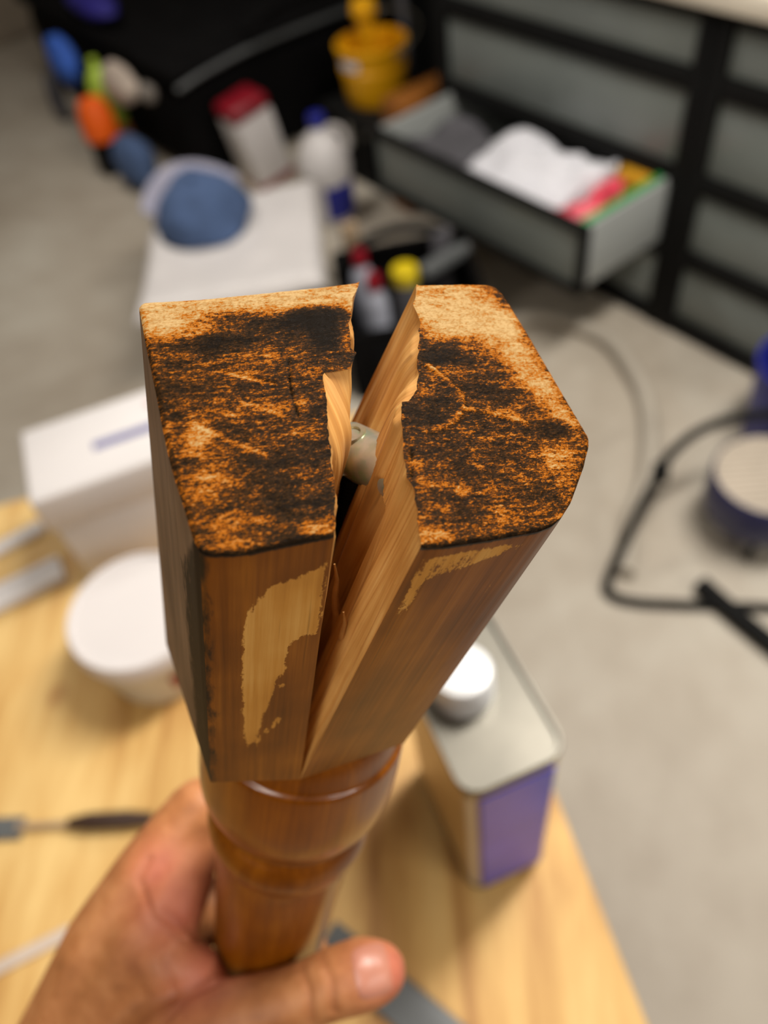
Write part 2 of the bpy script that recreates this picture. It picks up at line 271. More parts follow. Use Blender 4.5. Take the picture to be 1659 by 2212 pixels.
def plain(name, col, rough=0.5, metal=0.0, var=0.12, scale=8.0, bump=0.0, bump_scale=60.0, bdist=0.002, **kw):
    n = NT(name); v = n.coord('Object'); q = n.noise(v, scale, 4)
    c = srgb(*col); lo = tuple(x * (1 - var) for x in c[:3]) + (1,); hi = tuple(min(1, x * (1 + var)) for x in c[:3]) + (1,)
    r = n.ramp(q, [(0.3, lo), (0.7, hi)])
    d = dict(Base_Color=r, Roughness=rough, Metallic=metal); d.update(kw)
    if bump: d['Normal'] = n.bump(n.noise(v, bump_scale, 3), bump, bdist)
    return n.out(**d)

M = {}
M['white'] = plain('white_plastic', (205, 200, 198), 0.45, var=0.04)
M['lid'] = plain('white_lid', (203, 197, 195), 0.4, var=0.03)
M['tubside'] = plain('cream_tub', (196, 190, 174), 0.45, var=0.05)
M['navy_print'] = plain('navy_print', (92, 92, 140), 0.5, var=0.1)
M['red_print'] = plain('pale_red_print', (205, 150, 150), 0.5, var=0.1)
M['red'] = plain('red_plastic', (128, 14, 30), 0.4)
M['black'] = plain('black_metal', (9, 9, 8), 0.7, var=0.3, Specular_IOR_Level=0.2)
M['blackcloth'] = plain('black_fabric', (9, 8, 8), 0.9, Specular_IOR_Level=0.1, var=0.4, bump=0.3, bump_scale=180)
M['darkgrey'] = plain('dark_grey_cloth', (74, 72, 76), 0.8, var=0.3)
M['slate'] = plain('slate_grey', (82, 84, 84), 0.5, var=0.12)
M['frost'] = plain('frosted_panel', (118, 124, 120), 0.32, var=0.14, scale=3.0)
M['frost_in'] = plain('frosted_panel_inside', (150, 153, 150), 0.4, var=0.08, scale=3.0)
M['counter'] = plain('cream_counter', (214, 204, 186), 0.5, var=0.04)
M['yellow'] = plain('yellow_plastic', (226, 162, 8), 0.42, var=0.08)
M['amber'] = plain('amber_board', (128, 74, 10), 0.6, var=0.2)
M['blue'] = plain('blue_cloth', (52, 96, 190), 0.8, var=0.25)
M['navy'] = plain('navy_cloth', (30, 22, 110), 0.75, var=0.25)
M['navyplastic'] = plain('navy_plastic', (30, 32, 82), 0.4, var=0.15)
M['brightblue'] = plain('bright_blue_plastic', (28, 34, 128), 0.45, var=0.15)
M['lime'] = plain('lime_plastic', (176, 205, 70), 0.5, var=0.12)
M['orange'] = plain('orange_plastic', (240, 96, 6), 0.5, var=0.1)
M['beige'] = plain('beige_cloth', (186, 170, 156), 0.85, var=0.2)
M['greywarm'] = plain('warm_grey', (120, 112, 104), 0.7, var=0.25)
M['slateblue'] = plain('slate_blue_cloth', (66, 86, 122), 0.9, var=0.22, scale=14, bump=0.3, bump_scale=300)
M['brim'] = plain('pale_brim', (150, 148, 164), 0.85, var=0.12)
M['paper'] = plain('white_paper', (200, 199, 204), 0.6, var=0.05)
M['green'] = plain('green_plastic', (22, 138, 62), 0.45, var=0.15)
M['redbag'] = plain('red_plastic_bag', (206, 66, 84), 0.4, var=0.3, scale=25)
M['mustard'] = plain('mustard_board', (184, 132, 20), 0.5, var=0.15)
M['yellowcap'] = plain('yellow_cap', (206, 180, 12), 0.45, var=0.1)
M['lavender'] = plain('pale_plastic', (176, 178, 190), 0.45, var=0.15)
M['steel'] = plain('brushed_tin', (112, 108, 98), 0.42, 0.6, var=0.12, scale=20)
M['shade_band'] = plain('shade_band_grey', (166, 157, 143), 0.6, var=0.06)
M['facefan'] = plain('beige_grille', (178, 166, 150), 0.55, var=0.1)
M['tan'] = plain('tan_handle', (164, 140, 112), 0.7, var=0.2)
M['wall'] = plain('taupe_wall', (120, 108, 92), 0.85, var=0.06, scale=2)
M['wallback'] = plain('grey_wall', (92, 88, 82), 0.85, var=0.06, scale=2)
M['ceil'] = plain('white_ceiling', (200, 195, 185), 0.9, var=0.03)
M['capwhite'] = plain('glossy_white_cap', (222, 222, 222), 0.25, var=0.02)
M['splinter'] = plain('pale_splinter', (186, 134, 70), 0.65, var=0.15, scale=300)
M['purple'] = plain('purple_print', (88, 86, 205), 0.4, var=0.10, scale=18)
M['canside'] = plain('tan_tin_side', (190, 166, 120), 0.4, 0.15, var=0.1)
M['darkbrown'] = plain('dark_brown_handle', (52, 32, 22), 0.5)
M['silver'] = plain('silver_handle', (140, 140, 145), 0.35, 0.6)

def mat_floor():
    n = NT('sealed_concrete'); v = n.coord('Object')
    a = n.noise(v, 1.1, 5, 0.6); b = n.noise(v, 9.0, 5, 0.65)
    f = n.math('ADD', n.math('MULTIPLY', a, 0.7), n.math('MULTIPLY', b, 0.3))
    c = n.ramp(f, [(0.30, srgb(148, 136, 120)), (0.5, srgb(168, 158, 143)), (0.68, srgb(184, 177, 163))])
    return n.out(Base_Color=c, Roughness=0.55, Normal=n.bump(b, 0.08, 0.002))
def mat_ply():
    n = NT('plywood'); v = n.coord('Object', (1, 1, 1), (0, 0, math.radians(14)))
    st = n.n('ShaderNodeMapping', {'Vector': v, 'Scale': (9.0, 1.2, 1)})
    a = n.noise(st, 2.2, 4, 0.6, 0.7)
    b = n.noise(n.n('ShaderNodeMapping', {'Vector': v, 'Scale': (90, 6, 1)}), 4.0, 3)
    wide = n.noise(v, 3.2, 2)
    f = n.math('ADD', n.math('ADD', n.math('MULTIPLY', a, 0.55), n.math('MULTIPLY', b, 0.12)), n.math('MULTIPLY', wide, 0.42))
    c = n.ramp(f, [(0.38, srgb(138, 92, 40)), (0.46, srgb(170, 125, 64)), (0.55, srgb(194, 153, 88)), (0.68, srgb(214, 180, 116))])
    vo = n.n('ShaderNodeTexVoronoi', {'Vector': n.n('ShaderNodeMapping', {'Vector': v, 'Scale': (1, 0.8, 1)}), 'Scale': 7.0})
    k = n.ramp((vo, 'Distance'), [(0.05, (1, 1, 1, 1)), (0.13, (0, 0, 0, 1))])
    c2 = n.mix(n.math('MULTIPLY', k, 0.55), c, srgb(150, 98, 46))
    return n.out(Base_Color=c2, Roughness=0.6, Normal=n.bump(b, 0.08, 0.001))
def mat_varnish(name, turned=False):
    n = NT(name); v = n.coord('Object') if turned else (n.n('ShaderNodeAttribute', attribute_name='fibre'), 'Vector')
    st = n.n('ShaderNodeMapping', {'Vector': v, 'Scale': (1, 1, 0.03)})
    g = n.noise(st, 900.0, 3, 0.6); g2 = n.noise(st, 160.0, 3, 0.6); wide = n.noise(v, 34.0, 3)
    f = n.math('ADD', n.math('ADD', n.math('MULTIPLY', g, 0.25), n.math('MULTIPLY', g2, 0.35)), n.math('MULTIPLY', wide, 0.4))
    c = n.ramp(f, [(0.32, srgb(72, 36, 7)), (0.5, srgb(116, 64, 13)), (0.68, srgb(156, 94, 24))] if not turned else
               [(0.32, srgb(92, 43, 2)), (0.5, srgb(126, 66, 3)), (0.68, srgb(156, 90, 8))])
    rough = 0.34; spec = 0.3
    if not turned:
        fine = n.noise(v, 1500.0, 3, 0.7); mid = n.noise(n.n('ShaderNodeMapping', {'Vector': v, 'Scale': (1, 1, 0.35)}), 420.0, 4, 0.65)
        sd = n.math('ADD', n.math('ADD', n.attr('bare'), n.math('MULTIPLY', n.math('SUBTRACT', mid, 0.5), 5.0)), n.math('MULTIPLY', n.math('SUBTRACT', fine, 0.5), 1.8))
        k = n.ramp(sd, [(0.0, (0, 0, 0, 1)), (0.35, (1, 1, 1, 1))])
        raw = n.ramp(f, [(0.32, srgb(150, 94, 32)), (0.5, srgb(192, 134, 58)), (0.68, srgb(218, 168, 92))])
        c = n.mix(k, c, raw)
        c = n.mix(n.math('MULTIPLY', n.attr('side_sheen'), 0.8), c, n.ramp(f, [(0.35, srgb(88, 71, 54)), (0.65, srgb(140, 118, 94))]))  # grey-brown sheen of the outer side, painted into the colour
        dk = n.math('ADD', n.attr('scorch'), n.math('MULTIPLY', n.math('SUBTRACT', mid, 0.5), 1.5))
        c = n.mix(n.ramp(dk, [(0.35, (0, 0, 0, 1)), (0.75, (1, 1, 1, 1))]), c, srgb(32, 24, 17))
        rough = n.math('ADD', n.math('ADD', n.math('MULTIPLY', k, 0.25), 0.36), n.math('MULTIPLY', n.attr('side_sheen'), 0.25))
        spec = n.math('SUBTRACT', 0.24, n.math('MULTIPLY', n.attr('side_sheen'), 0.12))
        pit = n.ramp(n.noise(st, 520.0, 2), [(0.66, (0, 0, 0, 1)), (0.72, (1, 1, 1, 1))])
        c = n.mix(n.math('MULTIPLY', pit, 0.45), c, srgb(40, 24, 12))
    return n.out(Base_Color=c, Roughness=rough, Normal=n.bump(g, 0.06 if turned else 0.16, 0.0004), Specular_IOR_Level=spec, Coat_Weight=0.4 if turned else 0.0, Coat_Roughness=0.14 if turned else 0.3)
def mat_raw():
    n = NT('torn_raw_wood'); v = (n.n('ShaderNodeAttribute', attribute_name='fibre'), 'Vector')
    st = n.n('ShaderNodeMapping', {'Vector': v, 'Scale': (1, 1, 0.022)})
    g = n.noise(st, 1100.0, 4, 0.65); g2 = n.noise(st, 260.0, 3, 0.6); w = n.noise(v, 60.0, 2)
    f = n.math('ADD', n.math('ADD', n.math('MULTIPLY', g, 0.35), n.math('MULTIPLY', g2, 0.4)), n.math('MULTIPLY', w, 0.25))
    c = n.ramp(f, [(0.34, srgb(138, 88, 36)), (0.46, srgb(186, 130, 62)), (0.56, srgb(206, 154, 84)), (0.7, srgb(226, 184, 116))])
    pit = n.ramp(n.noise(n.n('ShaderNodeMapping', {'Vector': v, 'Scale': (1, 1, 0.04)}), 700.0, 2), [(0.66, (0, 0, 0, 1)), (0.71, (1, 1, 1, 1))])
    c = n.mix(n.math('MULTIPLY', pit, 0.55), c, srgb(110, 64, 24))
    return n.out(Base_Color=c, Roughness=0.62, Normal=n.bump(f, 0.5, 0.0008))
def mat_cap():
    n = NT('worn_varnished_end_grain'); v = n.coord('Object')
    rot = n.n('ShaderNodeMapping', {'Vector': v, 'Rotation': (0, 0, math.radians(15)), 'Scale': (0.34, 1.35, 0.6)})
    a = n.noise(rot, 190.0, 5, 0.66, 0.6); b = n.noise(rot, 800.0, 5, 0.75, 0.3); d = n.noise(n.n('ShaderNodeMapping', {'Vector': rot, 'Scale': (1.6, 0.9, 1)}), 2300.0, 3, 0.7); e = n.noise(v, 90.0, 3); sp = n.noise(v, 1100.0, 4, 0.8)
    cen = lambda x, k: n.math('MULTIPLY', n.math('SUBTRACT', x, 0.5), k)
    nz = n.math('ADD', n.math('ADD', cen(a, 0.70), cen(b, 0.95)), n.math('ADD', cen(d, 0.95), n.math('ADD', cen(e, 0.55), cen(sp, 0.70))))
    f = n.math('ADD', n.math('ADD', n.math('MULTIPLY', n.attr('pale'), 0.5), nz), 0.5)
    c = n.ramp(f, [(0.08, srgb(20, 14, 8)), (0.32, srgb(44, 29, 14)), (0.42, srgb(72, 42, 16)), (0.48, srgb(108, 58, 12)), (0.54, srgb(150, 80, 10)), (0.63, srgb(156, 96, 30)), (0.71, srgb(154, 118, 70)), (0.95, srgb(176, 146, 100))])
    k = n.ramp(f, [(0.42, (0.33, 0.33, 0.33, 1)), (0.7, (0.75, 0.75, 0.75, 1))])
    h = n.math('ADD', n.math('MULTIPLY', b, 0.6), n.math('MULTIPLY', d, 0.5))
    return n.out(Base_Color=c, Roughness=k, Normal=n.bump(h, 0.6, 0.0004), Specular_IOR_Level=0.015)
def mat_skin():
    n = NT('skin'); v = n.coord('Object')
    a = n.noise(v, 38.0, 4, 0.6); b = n.noise(v, 160.0, 3)
    c = n.ramp(n.math('ADD', n.math('MULTIPLY', a, 0.7), n.math('MULTIPLY', b, 0.3)), [(0.32, srgb(142, 86, 46)), (0.5, srgb(176, 114, 66)), (0.68, srgb(200, 138, 88))])
    c = n.mix(n.math('MULTIPLY', n.attr('pink'), 0.5, clamp=True), c, srgb(208, 108, 96))
    c = n.mix(n.math('MULTIPLY', n.attr('crease'), 0.2, clamp=True), c, srgb(140, 70, 46))
    return n.out(Base_Color=c, Roughness=0.58, Subsurface_Weight=0.12, Subsurface_Radius=(0.006, 0.002, 0.001), Normal=n.bump(n.noise(v, 700.0, 3), 0.12, 0.0006))
def mat_zinc():
    n = NT('yellow_zinc'); v = n.coord('Object')
    a = n.noise(v, 140.0, 3)
    c = n.ramp(a, [(0.35, srgb(176, 174, 150)), (0.5, srgb(196, 190, 172)), (0.62, srgb(178, 184, 158)), (0.72, srgb(150, 186, 130))])
    return n.out(Base_Color=c, Metallic=0.65, Roughness=0.28, Normal=n.bump(n.noise(v, 600.0, 3), 0.12, 0.0004))
M['floor'] = mat_floor(); M['ply'] = mat_ply(); M['varnish'] = mat_varnish('varnished_wood'); M['turned'] = mat_varnish('varnished_turning', True)
M['raw'] = mat_raw(); M['cap'] = mat_cap(); M['skin'] = mat_skin(); M['zinc'] = mat_zinc()
M['nail'] = plain('fingernail', (186, 124, 102), 0.38, var=0.06, scale=120)

# ---------------------------------------------------------------- the garage: frame of the cabinets (x along them, y into the room)
CAB_O = Vector((0.69, 1.926, 0)); CAB_R = math.radians(128.627)
CABM = Matrix.Translation(CAB_O) @ Matrix.Rotation(CAB_R, 4, 'Z')
def cw(x, y, z=0.0): return CABM @ Vector((x, y, z))
def place(o): o.location = CAB_O; o.rotation_euler = (0, 0, CAB_R); return o
X0, X1, Y0, Y1, ZC = -4.2, 4.5, -0.78, 5.2, 2.7
m = MB(); m.box(((X0 + X1) / 2, (Y0 + Y1) / 2, -0.05), (X1 - X0, Y1 - Y0, 0.1)); place(m.build('floor', M['floor'], smooth=False, kind='structure'))
m = MB(); m.box(((X0 + X1) / 2, (Y0 + Y1) / 2, ZC + 0.05), (X1 - X0, Y1 - Y0, 0.1)); place(m.build('ceiling', M['ceil'], smooth=False, kind='structure'))
for nm, c, s, mt in (('wall_back', ((X0 + X1) / 2, Y0 - 0.06, ZC / 2), (X1 - X0 + 0.24, 0.12, ZC), 'wallback'), ('wall_left', (X1 + 0.06, (Y0 + Y1) / 2, ZC / 2), (0.12, Y1 - Y0, ZC), 'wall'),
                     ('wall_right', (X0 - 0.06, (Y0 + Y1) / 2, ZC / 2), (0.12, Y1 - Y0, ZC), 'wall'), ('wall_front', ((X0 + X1) / 2, Y1 + 0.06, ZC / 2), (X1 - X0 + 0.24, 0.12, ZC), 'wall')):
    m = MB(); m.box(c, s); place(m.build(nm, M[mt], smooth=False, kind='structure'))

# ---------------------------------------------------------------- drawer cabinets
RAILS = (0.03, 0.248, 0.464, 0.703, 0.85)      # rail centres
def cabinet(x0, x1, label, open_row=None):
    root = empty('drawer_cabinet', CAB_O, CAB_R, label=label, cat='cabinet', group='drawer cabinets under the counter')
    for x in (x0 + 0.02, x1 - 0.02):
        for y in (-0.02, -0.55):
            MB().box((x, y, 0.433), (0.04, 0.04, 0.866), bev=0.004).build('post', M['black'], root)
    for z in RAILS:
        hh = 0.05 if z < 0.8 else 0.03
        MB().box(((x0 + x1) / 2, -0.02, z), (x1 - x0 - 0.08, 0.036, hh), bev=0.004).build('rail', M['black'], root)
    MB().box(((x0 + x1) / 2, -0.565, 0.43), (x1 - x0 - 0.08, 0.012, 0.82)).build('back_panel', M['black'], root)
    for x in (x0 + 0.005, x1 - 0.005):
        MB().box((x, -0.285, 0.43), (0.01, 0.49, 0.82)).build('side_panel', M['slate'], root)
    for k in range(4):
        za, zb = RAILS[k] + 0.025, RAILS[k + 1] - 0.025
        if k == 3: zb = RAILS[4] - 0.015
        h = zb - za
        if k == open_row: continue
        d = MB().box(((x0 + x1) / 2, -0.022, (za + zb) / 2), (x1 - x0 - 0.086, 0.012, h - 0.006), bev=0.002).build('drawer_front', M['frost'], root)
        MB().box(((x0 + x1) / 2, -0.26, za + 0.008), (x1 - x0 - 0.12, 0.46, 0.006)).build('drawer_tray', M['frost_in'], d)
    return root
cab_l = cabinet(0.028, 1.01, 'black framed cabinet with grey frosted fronts and one drawer pulled open', open_row=1)
cab_r = cabinet(-0.97, 0.022, 'black framed cabinet with all grey frosted drawers shut, beside the open drawer')
# the pulled drawer: a box of frosted panels with a dark rim on its front
dr = MB().box((0.515, 0.02, 0.272), (0.86, 0.58, 0.008)).build('drawer', M['frost_in'], cab_l)
MB().box((0.515, 0.318, 0.362), (0.86, 0.012, 0.19), bev=0.002).build('drawer_front', M['frost'], dr)
for c, s in (((0.515, 0.322, 0.452), (0.90, 0.028, 0.022)), ((0.515, 0.322, 0.272), (0.90, 0.028, 0.022)), ((0.073, 0.322, 0.362), (0.022, 0.028, 0.2)), ((0.957, 0.322, 0.362), (0.022, 0.028, 0.2))):
    MB().box(c, s, bev=0.004).build('drawer_rim', M['black'], dr)
for x in (0.082, 0.948):
    MB().box((x, 0.02, 0.36), (0.012, 0.575, 0.185), bev=0.003).build('drawer_side', M['frost_in'], dr)
MB().box((0.515, -0.262, 0.36), (0.86, 0.012, 0.185)).build('drawer_back', M['frost_in'], dr)
ct = MB(); ct.box((0.02, -0.28, 0.8915), (2.0, 0.60, 0.051), bev=0.004)
place(ct.build('worktop', M['counter'], label='cream worktop slab lying across both drawer cabinets', cat='worktop'))

# things inside the open drawer
def crumple(name, x0, x1, y0, y1, z, amp, mt, seed, label, cat, thick=0.03, n=22, tilt=0.0, group=None):
    P = []
    for i in range(n):
        row = []
        for j in range(n):
            u, v = i / (n - 1), j / (n - 1); x = x0 + (x1 - x0) * u; y = y0 + (y1 - y0) * v
            edge = min(1, 8 * min(u, 1 - u, v, 1 - v) + 0.15)
            zz = z + amp * float(fbm(np.array([u * 2.6 + seed]), np.array([v * 2.6]), seed)[0]) * 1.6 + tilt * (v - 0.5) + (edge - 1) * amp * 0.6
            row.append((x + 0.02 * math.sin(v * 7 + seed), y + 0.02 * math.cos(u * 5 + seed), zz))
        P.append(row)
    P = np.array(P); B = P.copy(); B[..., 2] -= thick
    m = MB(); a = m.grid(P); b = m.grid(B)
    for i in range(n - 1):
        for q in (0, n - 1):
            m.bm.faces.new((a[i][q], a[i + 1][q], b[i + 1][q], b[i][q])); m.bm.faces.new((a[q][i], a[q][i + 1], b[q][i + 1], b[q][i]))
    return place(m.build(name, mt, angle=50, label=label, cat=cat, group=group))
crumple('paper_bundle', 0.24, 0.60, 0.02, 0.285, 0.445, 0.035, M['paper'], 3, 'crumpled white paper bundle heaped in the open drawer', 'paper', thick=0.10, tilt=-0.03)
crumple('plastic_bag', 0.142, 0.21, 0.07, 0.28, 0.435, 0.02, M['redbag'], 7, 'crumpled red plastic bag between white paper and green strip in drawer', 'bag', thick=0.1)
m = MB(); m.box((0.175, -0.09, 0.40), (0.10, 0.25, 0.09), bev=0.006); place(m.build('cardboard_box', M['mustard'], label='mustard yellow box at the back of the open drawer', cat='box'))
m = MB(); m.box((0.105, 0.13, 0.43), (0.022, 0.34, 0.05), bev=0.008, seg=3); m.box((0.105, 0.13, 0.36), (0.016, 0.30, 0.10), bev=0.005); place(m.build('plastic_level', M['green'], label='long green plastic bar standing along the open drawer side', cat='tool'))
crumple('rag_bundle', 0.64, 0.92, 0.02, 0.29, 0.395, 0.03, M['darkgrey'], 12, 'dark grey rag bundle in the far half of the open drawer', 'rag', thick=0.10)

# ---------------------------------------------------------------- far end: trunk, crate, bucket and the things on them
tr = empty('storage_chest', cw(2.78, 0.0), CAB_R, label='long black fabric chest against the wall with small things hung on its front', cat='chest')
m = MB(); m.box((0, 0, 0.2), (1.66, 1.04, 0.4), bev=0.07, seg=4); m.build('body', M['blackcloth'], tr)
m = MB(); m.box((0, 0.0, 0.43), (1.70, 1.08, 0.07), bev=0.03, seg=3); m.build('lid', M['blackcloth'], tr)
m = MB(); m.tube(curve_pts([(-0.86, 0.53, 0.40), (-0.87, 0.40, 0.425), (-0.86, 0.15, 0.44), (-0.865, -0.2, 0.44), (-0.86, -0.5, 0.43)], 6), 0.010); m.build('edge_trim', M['slate'], tr)
m = MB(); m.tube(curve_pts([(-0.86, -0.48, 0.44), (-0.9, -0.3, 0.54), (-0.88, 0.0, 0.56), (-0.86, 0.2, 0.50)], 8), 0.022); m.build('carry_handle', M['blackcloth'], tr)
# items along the front of the trunk: (name, x, y, z, radii, material, label, category)
def blob(name, c, r, mt, label, cat, rz=0.0, rx=0.0, noise=0.18, seed=1, flat=None, group=None):
    m = MB(); R3 = (Matrix.Rotation(rz, 3, 'Z') @ Matrix.Rotation(rx, 3, 'X'))
    m.ellipsoid((0, 0, 0), r, R3, 18, 26, noise, seed, flat)
    o = m.build(name, M[mt], angle=60, label=label, cat=cat, group=group); p = cw(*c); o.location = p; o.rotation_euler = (0, 0, CAB_R); return o
blob('blue_glove', (2.88, 0.63, 0.33), (0.13, 0.055, 0.10), 'blue', 'bright blue glove hanging on the black chest front', 'glove', seed=3)
blob('pouch', (2.74, 0.46, 0.53), (0.20, 0.08, 0.05), 'navy', 'dark navy pouch lying on the black chest lid', 'pouch', seed=5)
m = MB(); m.lathe([(0.0, 0.0), (0.056, 0.0), (0.06, 0.02), (0.06, 0.15), (0.044, 0.2), (0.018, 0.23), (0.018, 0.26), (0.0, 0.262)], 24)
o = m.build('spray_bottle', M['lime'], label='lime green bottle standing against the black chest', cat='bottle'); o.location = cw(2.54, 0.61, 0.14)
m = MB(); m.box((0, 0, 0.07), (0.12, 0.09, 0.14), bev=0.01); o = m.build('cardboard_box', M['amber'], label='small brown box under the lime green bottle by the chest', cat='box'); o.location = cw(2.54, 0.61, 0.0); o.rotation_euler = (0, 0, CAB_R)
blob('work_glove', (2.33, 0.60, 0.345), (0.15, 0.045, 0.075), 'beige', 'pale beige work glove draped on the chest front beside lime bottle', 'glove', rx=0.3, seed=8)
blob('rubber_stopper', (2.06, 0.60, 0.38), (0.05, 0.035, 0.035), 'greywarm', 'small grey rubber stopper at the near chest corner', 'stopper', seed=9)
m = MB(); m.lathe([(0.0, 0.0), (0.075, 0.0), (0.08, 0.02), (0.07, 0.10), (0.05, 0.15), (0.0, 0.17)], 24)
o = m.build('orange_funnel', M['orange'], label='bright orange plastic cone on the floor before the chest', cat='cone'); o.location = cw(2.42, 0.72, 0.15)
m = MB(); m.box((0, 0, 0.0745), (0.10, 0.12, 0.149), bev=0.01); o = m.build('dark_tin', M['black'], label='black tin under the bright orange cone', cat='tin'); o.location = cw(2.42, 0.72, 0.0); o.rotation_euler = (0, 0, CAB_R)
blob('grey_strap', (3.13, 0.66, 0.11), (0.045, 0.04, 0.12), 'darkgrey', 'grey strap end hanging to the floor below the blue glove', 'strap', seed=11)
blob('shop_rag', (2.18, 0.70, 0.10), (0.13, 0.08, 0.12), 'slateblue', 'slate blue rag heaped on the floor at chest front', 'rag', seed=13, flat=-0.1)

# black crate with the yellow bucket, amber box beside it
cr = empty('milk_crate', cw(1.46, -0.16), CAB_R, label='black crate under the yellow bucket', cat='crate')
m = MB(); m.box((0, 0, 0.012), (0.46, 0.44, 0.024)); m.box((0, 0, 0.235), (0.46, 0.44, 0.03), bev=0.004); m.build('body', M['black'], cr)
for i in range(5):
    for s in (-1, 1):
        MB().box((-0.2 + 0.1 * i, s * 0.21, 0.122), (0.05, 0.014, 0.2)).build('slat', M['black'], cr)
for i in range(4):
    for s in (-1, 1):
        MB().box((s * 0.222, -0.15 + 0.1 * i, 0.122), (0.014, 0.05, 0.2)).build('slat', M['black'], cr)
bk = empty('bucket', cw(1.53, -0.12, 0.25), CAB_R, label='yellow plastic bucket with pale sticker standing on black crate', cat='bucket')
bk.scale = (0.84, 0.84, 0.92)
m = MB(); m.lathe([(0.0, 0.0), (0.132, 0.0), (0.138, 0.008), (0.148, 0.12), (0.154, 0.124), (0.154, 0.14), (0.149, 0.144), (0.158, 0.205), (0.164, 0.21), (0.164, 0.225), (0.154, 0.228), (0.150, 0.20), (0.132, 0.02), (0.0, 0.012)], 48); m.build('pail', M['yellow'], bk)
P = [[(0.1575 * math.cos(a), 0.1575 * math.sin(a), z) for a in np.linspace(math.radians(78), math.radians(118), 12)] for z in (0.155, 0.190)]
m = MB(); m.grid(np.array(P)); m.build('sticker', M['paper'], bk)
m = MB(); m.tube(curve_pts([(0.166, 0, 0.19), (0.185, -0.1, 0.24), (0.12, -0.18, 0.27), (0, -0.21, 0.28), (-0.12, -0.18, 0.27), (-0.185, -0.1, 0.24), (-0.166, 0, 0.19)], 6), 0.004, 8); m.build('handle', M['steel'], bk)
m = MB(); m.tube(curve_pts([(0.0, 0, 0.0), (0.0, 0.0, 0.2), (0.0, 0.0, 0.26)], 4), [0.03] * 9, 14); m.lathe([(0.0, 0.26), (0.045, 0.262), (0.05, 0.28), (0.04, 0.31), (0.0, 0.32)], 20)
o = m.build('foam_roller', M['yellow'], label='yellow knob ended roller standing in the yellow bucket', cat='roller'); o.location = cw(1.57, -0.13, 0.268)
m = MB(); m.box((0, 0, 0.20), (0.12, 0.30, 0.40), bev=0.01); o = m.build('amber_case', M['amber'], label='dark amber case standing between crate and drawer cabinet', cat='case'); o.location = cw(1.16, -0.06, 0.0); o.rotation_euler = (0, 0, CAB_R)
tc = empty('tall_cabinet', cw(2.9, -0.67), CAB_R, label='black tall cabinet standing along the back wall', cat='cabinet')
m = MB(); m.box((0, 0, 0.8), (3.0, 0.16, 1.6), bev=0.006); m.build('body', M['black'], tc)
for i in range(4):
    d = MB().box((-1.12 + 0.745 * i, 0.088, 0.8), (0.72, 0.016, 1.5), bev=0.003).build('door', M['black'], tc)
    MB().box((-1.12 + 0.745 * i + 0.3, 0.102, 0.9), (0.015, 0.02, 0.14), bev=0.003).build('handle', M['silver'], d)
m = MB(); m.tube([(0, 0, 0), (0, 0, 1.5)], 0.019, 12); m.lathe([(0, 0), (0.07, 0), (0.07, 0.012), (0.03, 0.025), (0, 0.025)], 24); o = m.build('steel_pole', M['darkgrey'], label='grey upright pole behind the yellow bucket', cat='pole'); o.location = cw(1.80, -0.49, 0.0)

# carton with red top leaning on the trunk's near end
ca = empty('liquid_carton', cw(1.80, 0.29), CAB_R, label='white upright carton with red top beside black chest end', cat='carton')
ca.rotation_euler = (math.radians(-9), 0, CAB_R)
m = MB(); m.box((0, 0, 0.15), (0.15, 0.17, 0.28), bev=0.012); m.build('body', M['white'], ca)
m = MB(); m.box((0, 0, 0.315), (0.152, 0.172, 0.06), bev=0.02, seg=3); m.build('cover', M['red'], ca)
m = MB(); m.box((0, 0, 0.013), (0.156, 0.176, 0.026), bev=0.004); m.build('base_band', M['red'], ca)

# bleach jug
jg = empty('jug', (-0.375, 2.80, 0), math.radians(20), label='white plastic jug with blue cap and blue label on the floor', cat='jug')
m = MB(); m.lathe([(0, 0), (0.085, 0), (0.094, 0.012), (0.094, 0.16), (0.098, 0.175), (0.098, 0.20), (0.088, 0.25), (0.06, 0.30), (0.03, 0.325), (0.024, 0.345), (0, 0.346)], 40); m.build('body', M['white'], jg)
m = MB(); m.lathe([(0, 0.34), (0.03, 0.34), (0.03, 0.375), (0.026, 0.38), (0, 0.38)], 24); m.build('cap', M['brightblue'], jg)
P = [[(0.0955 * math.cos(a), 0.0955 * math.sin(a), z) for a in np.linspace(math.radians(-112), math.radians(-20), 20)] for z in (0.02, 0.15)]
m = MB(); m.grid(np.array(P)); m.build('label_band', M['brightblue'], jg)
m = MB(); m.tube(curve_pts([(0.045, 0.02, 0.315), (0.09, 0.04, 0.29), (0.11, 0.045, 0.24), (0.09, 0.04, 0.19)], 6), 0.013, 12); m.build('handle', M['white'], jg)

# tote with white lid and the cap on it
tt = empty('storage_tote', (-0.60, 2.10, 0), math.radians(6), label='dark tote under a rumpled white lid sheet on the floor', cat='tote')
m = MB(); m.box((0, 0, 0.155), (0.48, 0.50, 0.31), bev=0.02, seg=3); m.build('body', M['black'], tt)
n = 30; P = []
for i in range(n):
    row = []
    for j in range(n):
        u, v = i / (n - 1), j / (n - 1)
        z = 0.345 + 0.012 * float(fbm(np.array([u * 3 + 2]), np.array([v * 3 + 5]), 4)[0]) - 0.03 * max(0, (max(abs(u - 0.5), abs(v - 0.5)) - 0.46) / 0.04)
        x = (u - 0.5) * 0.54; y = (v - 0.5) * 0.58 + (0.05 * (u - 0.5))
        row.append((x, y, z))
    P.append(row)
P = np.array(P); B = P.copy(); B[..., 2] = np.minimum(B[..., 2] - 0.012, 0.335)
m = MB(); a = m.grid(P); b = m.grid(B)
for i in range(n - 1):
    for q in (0, n - 1):
        m.bm.faces.new((a[i][q], a[i + 1][q], b[i + 1][q], b[i][q])); m.bm.faces.new((a[q][i], a[q][i + 1], b[q][i + 1], b[q][i]))
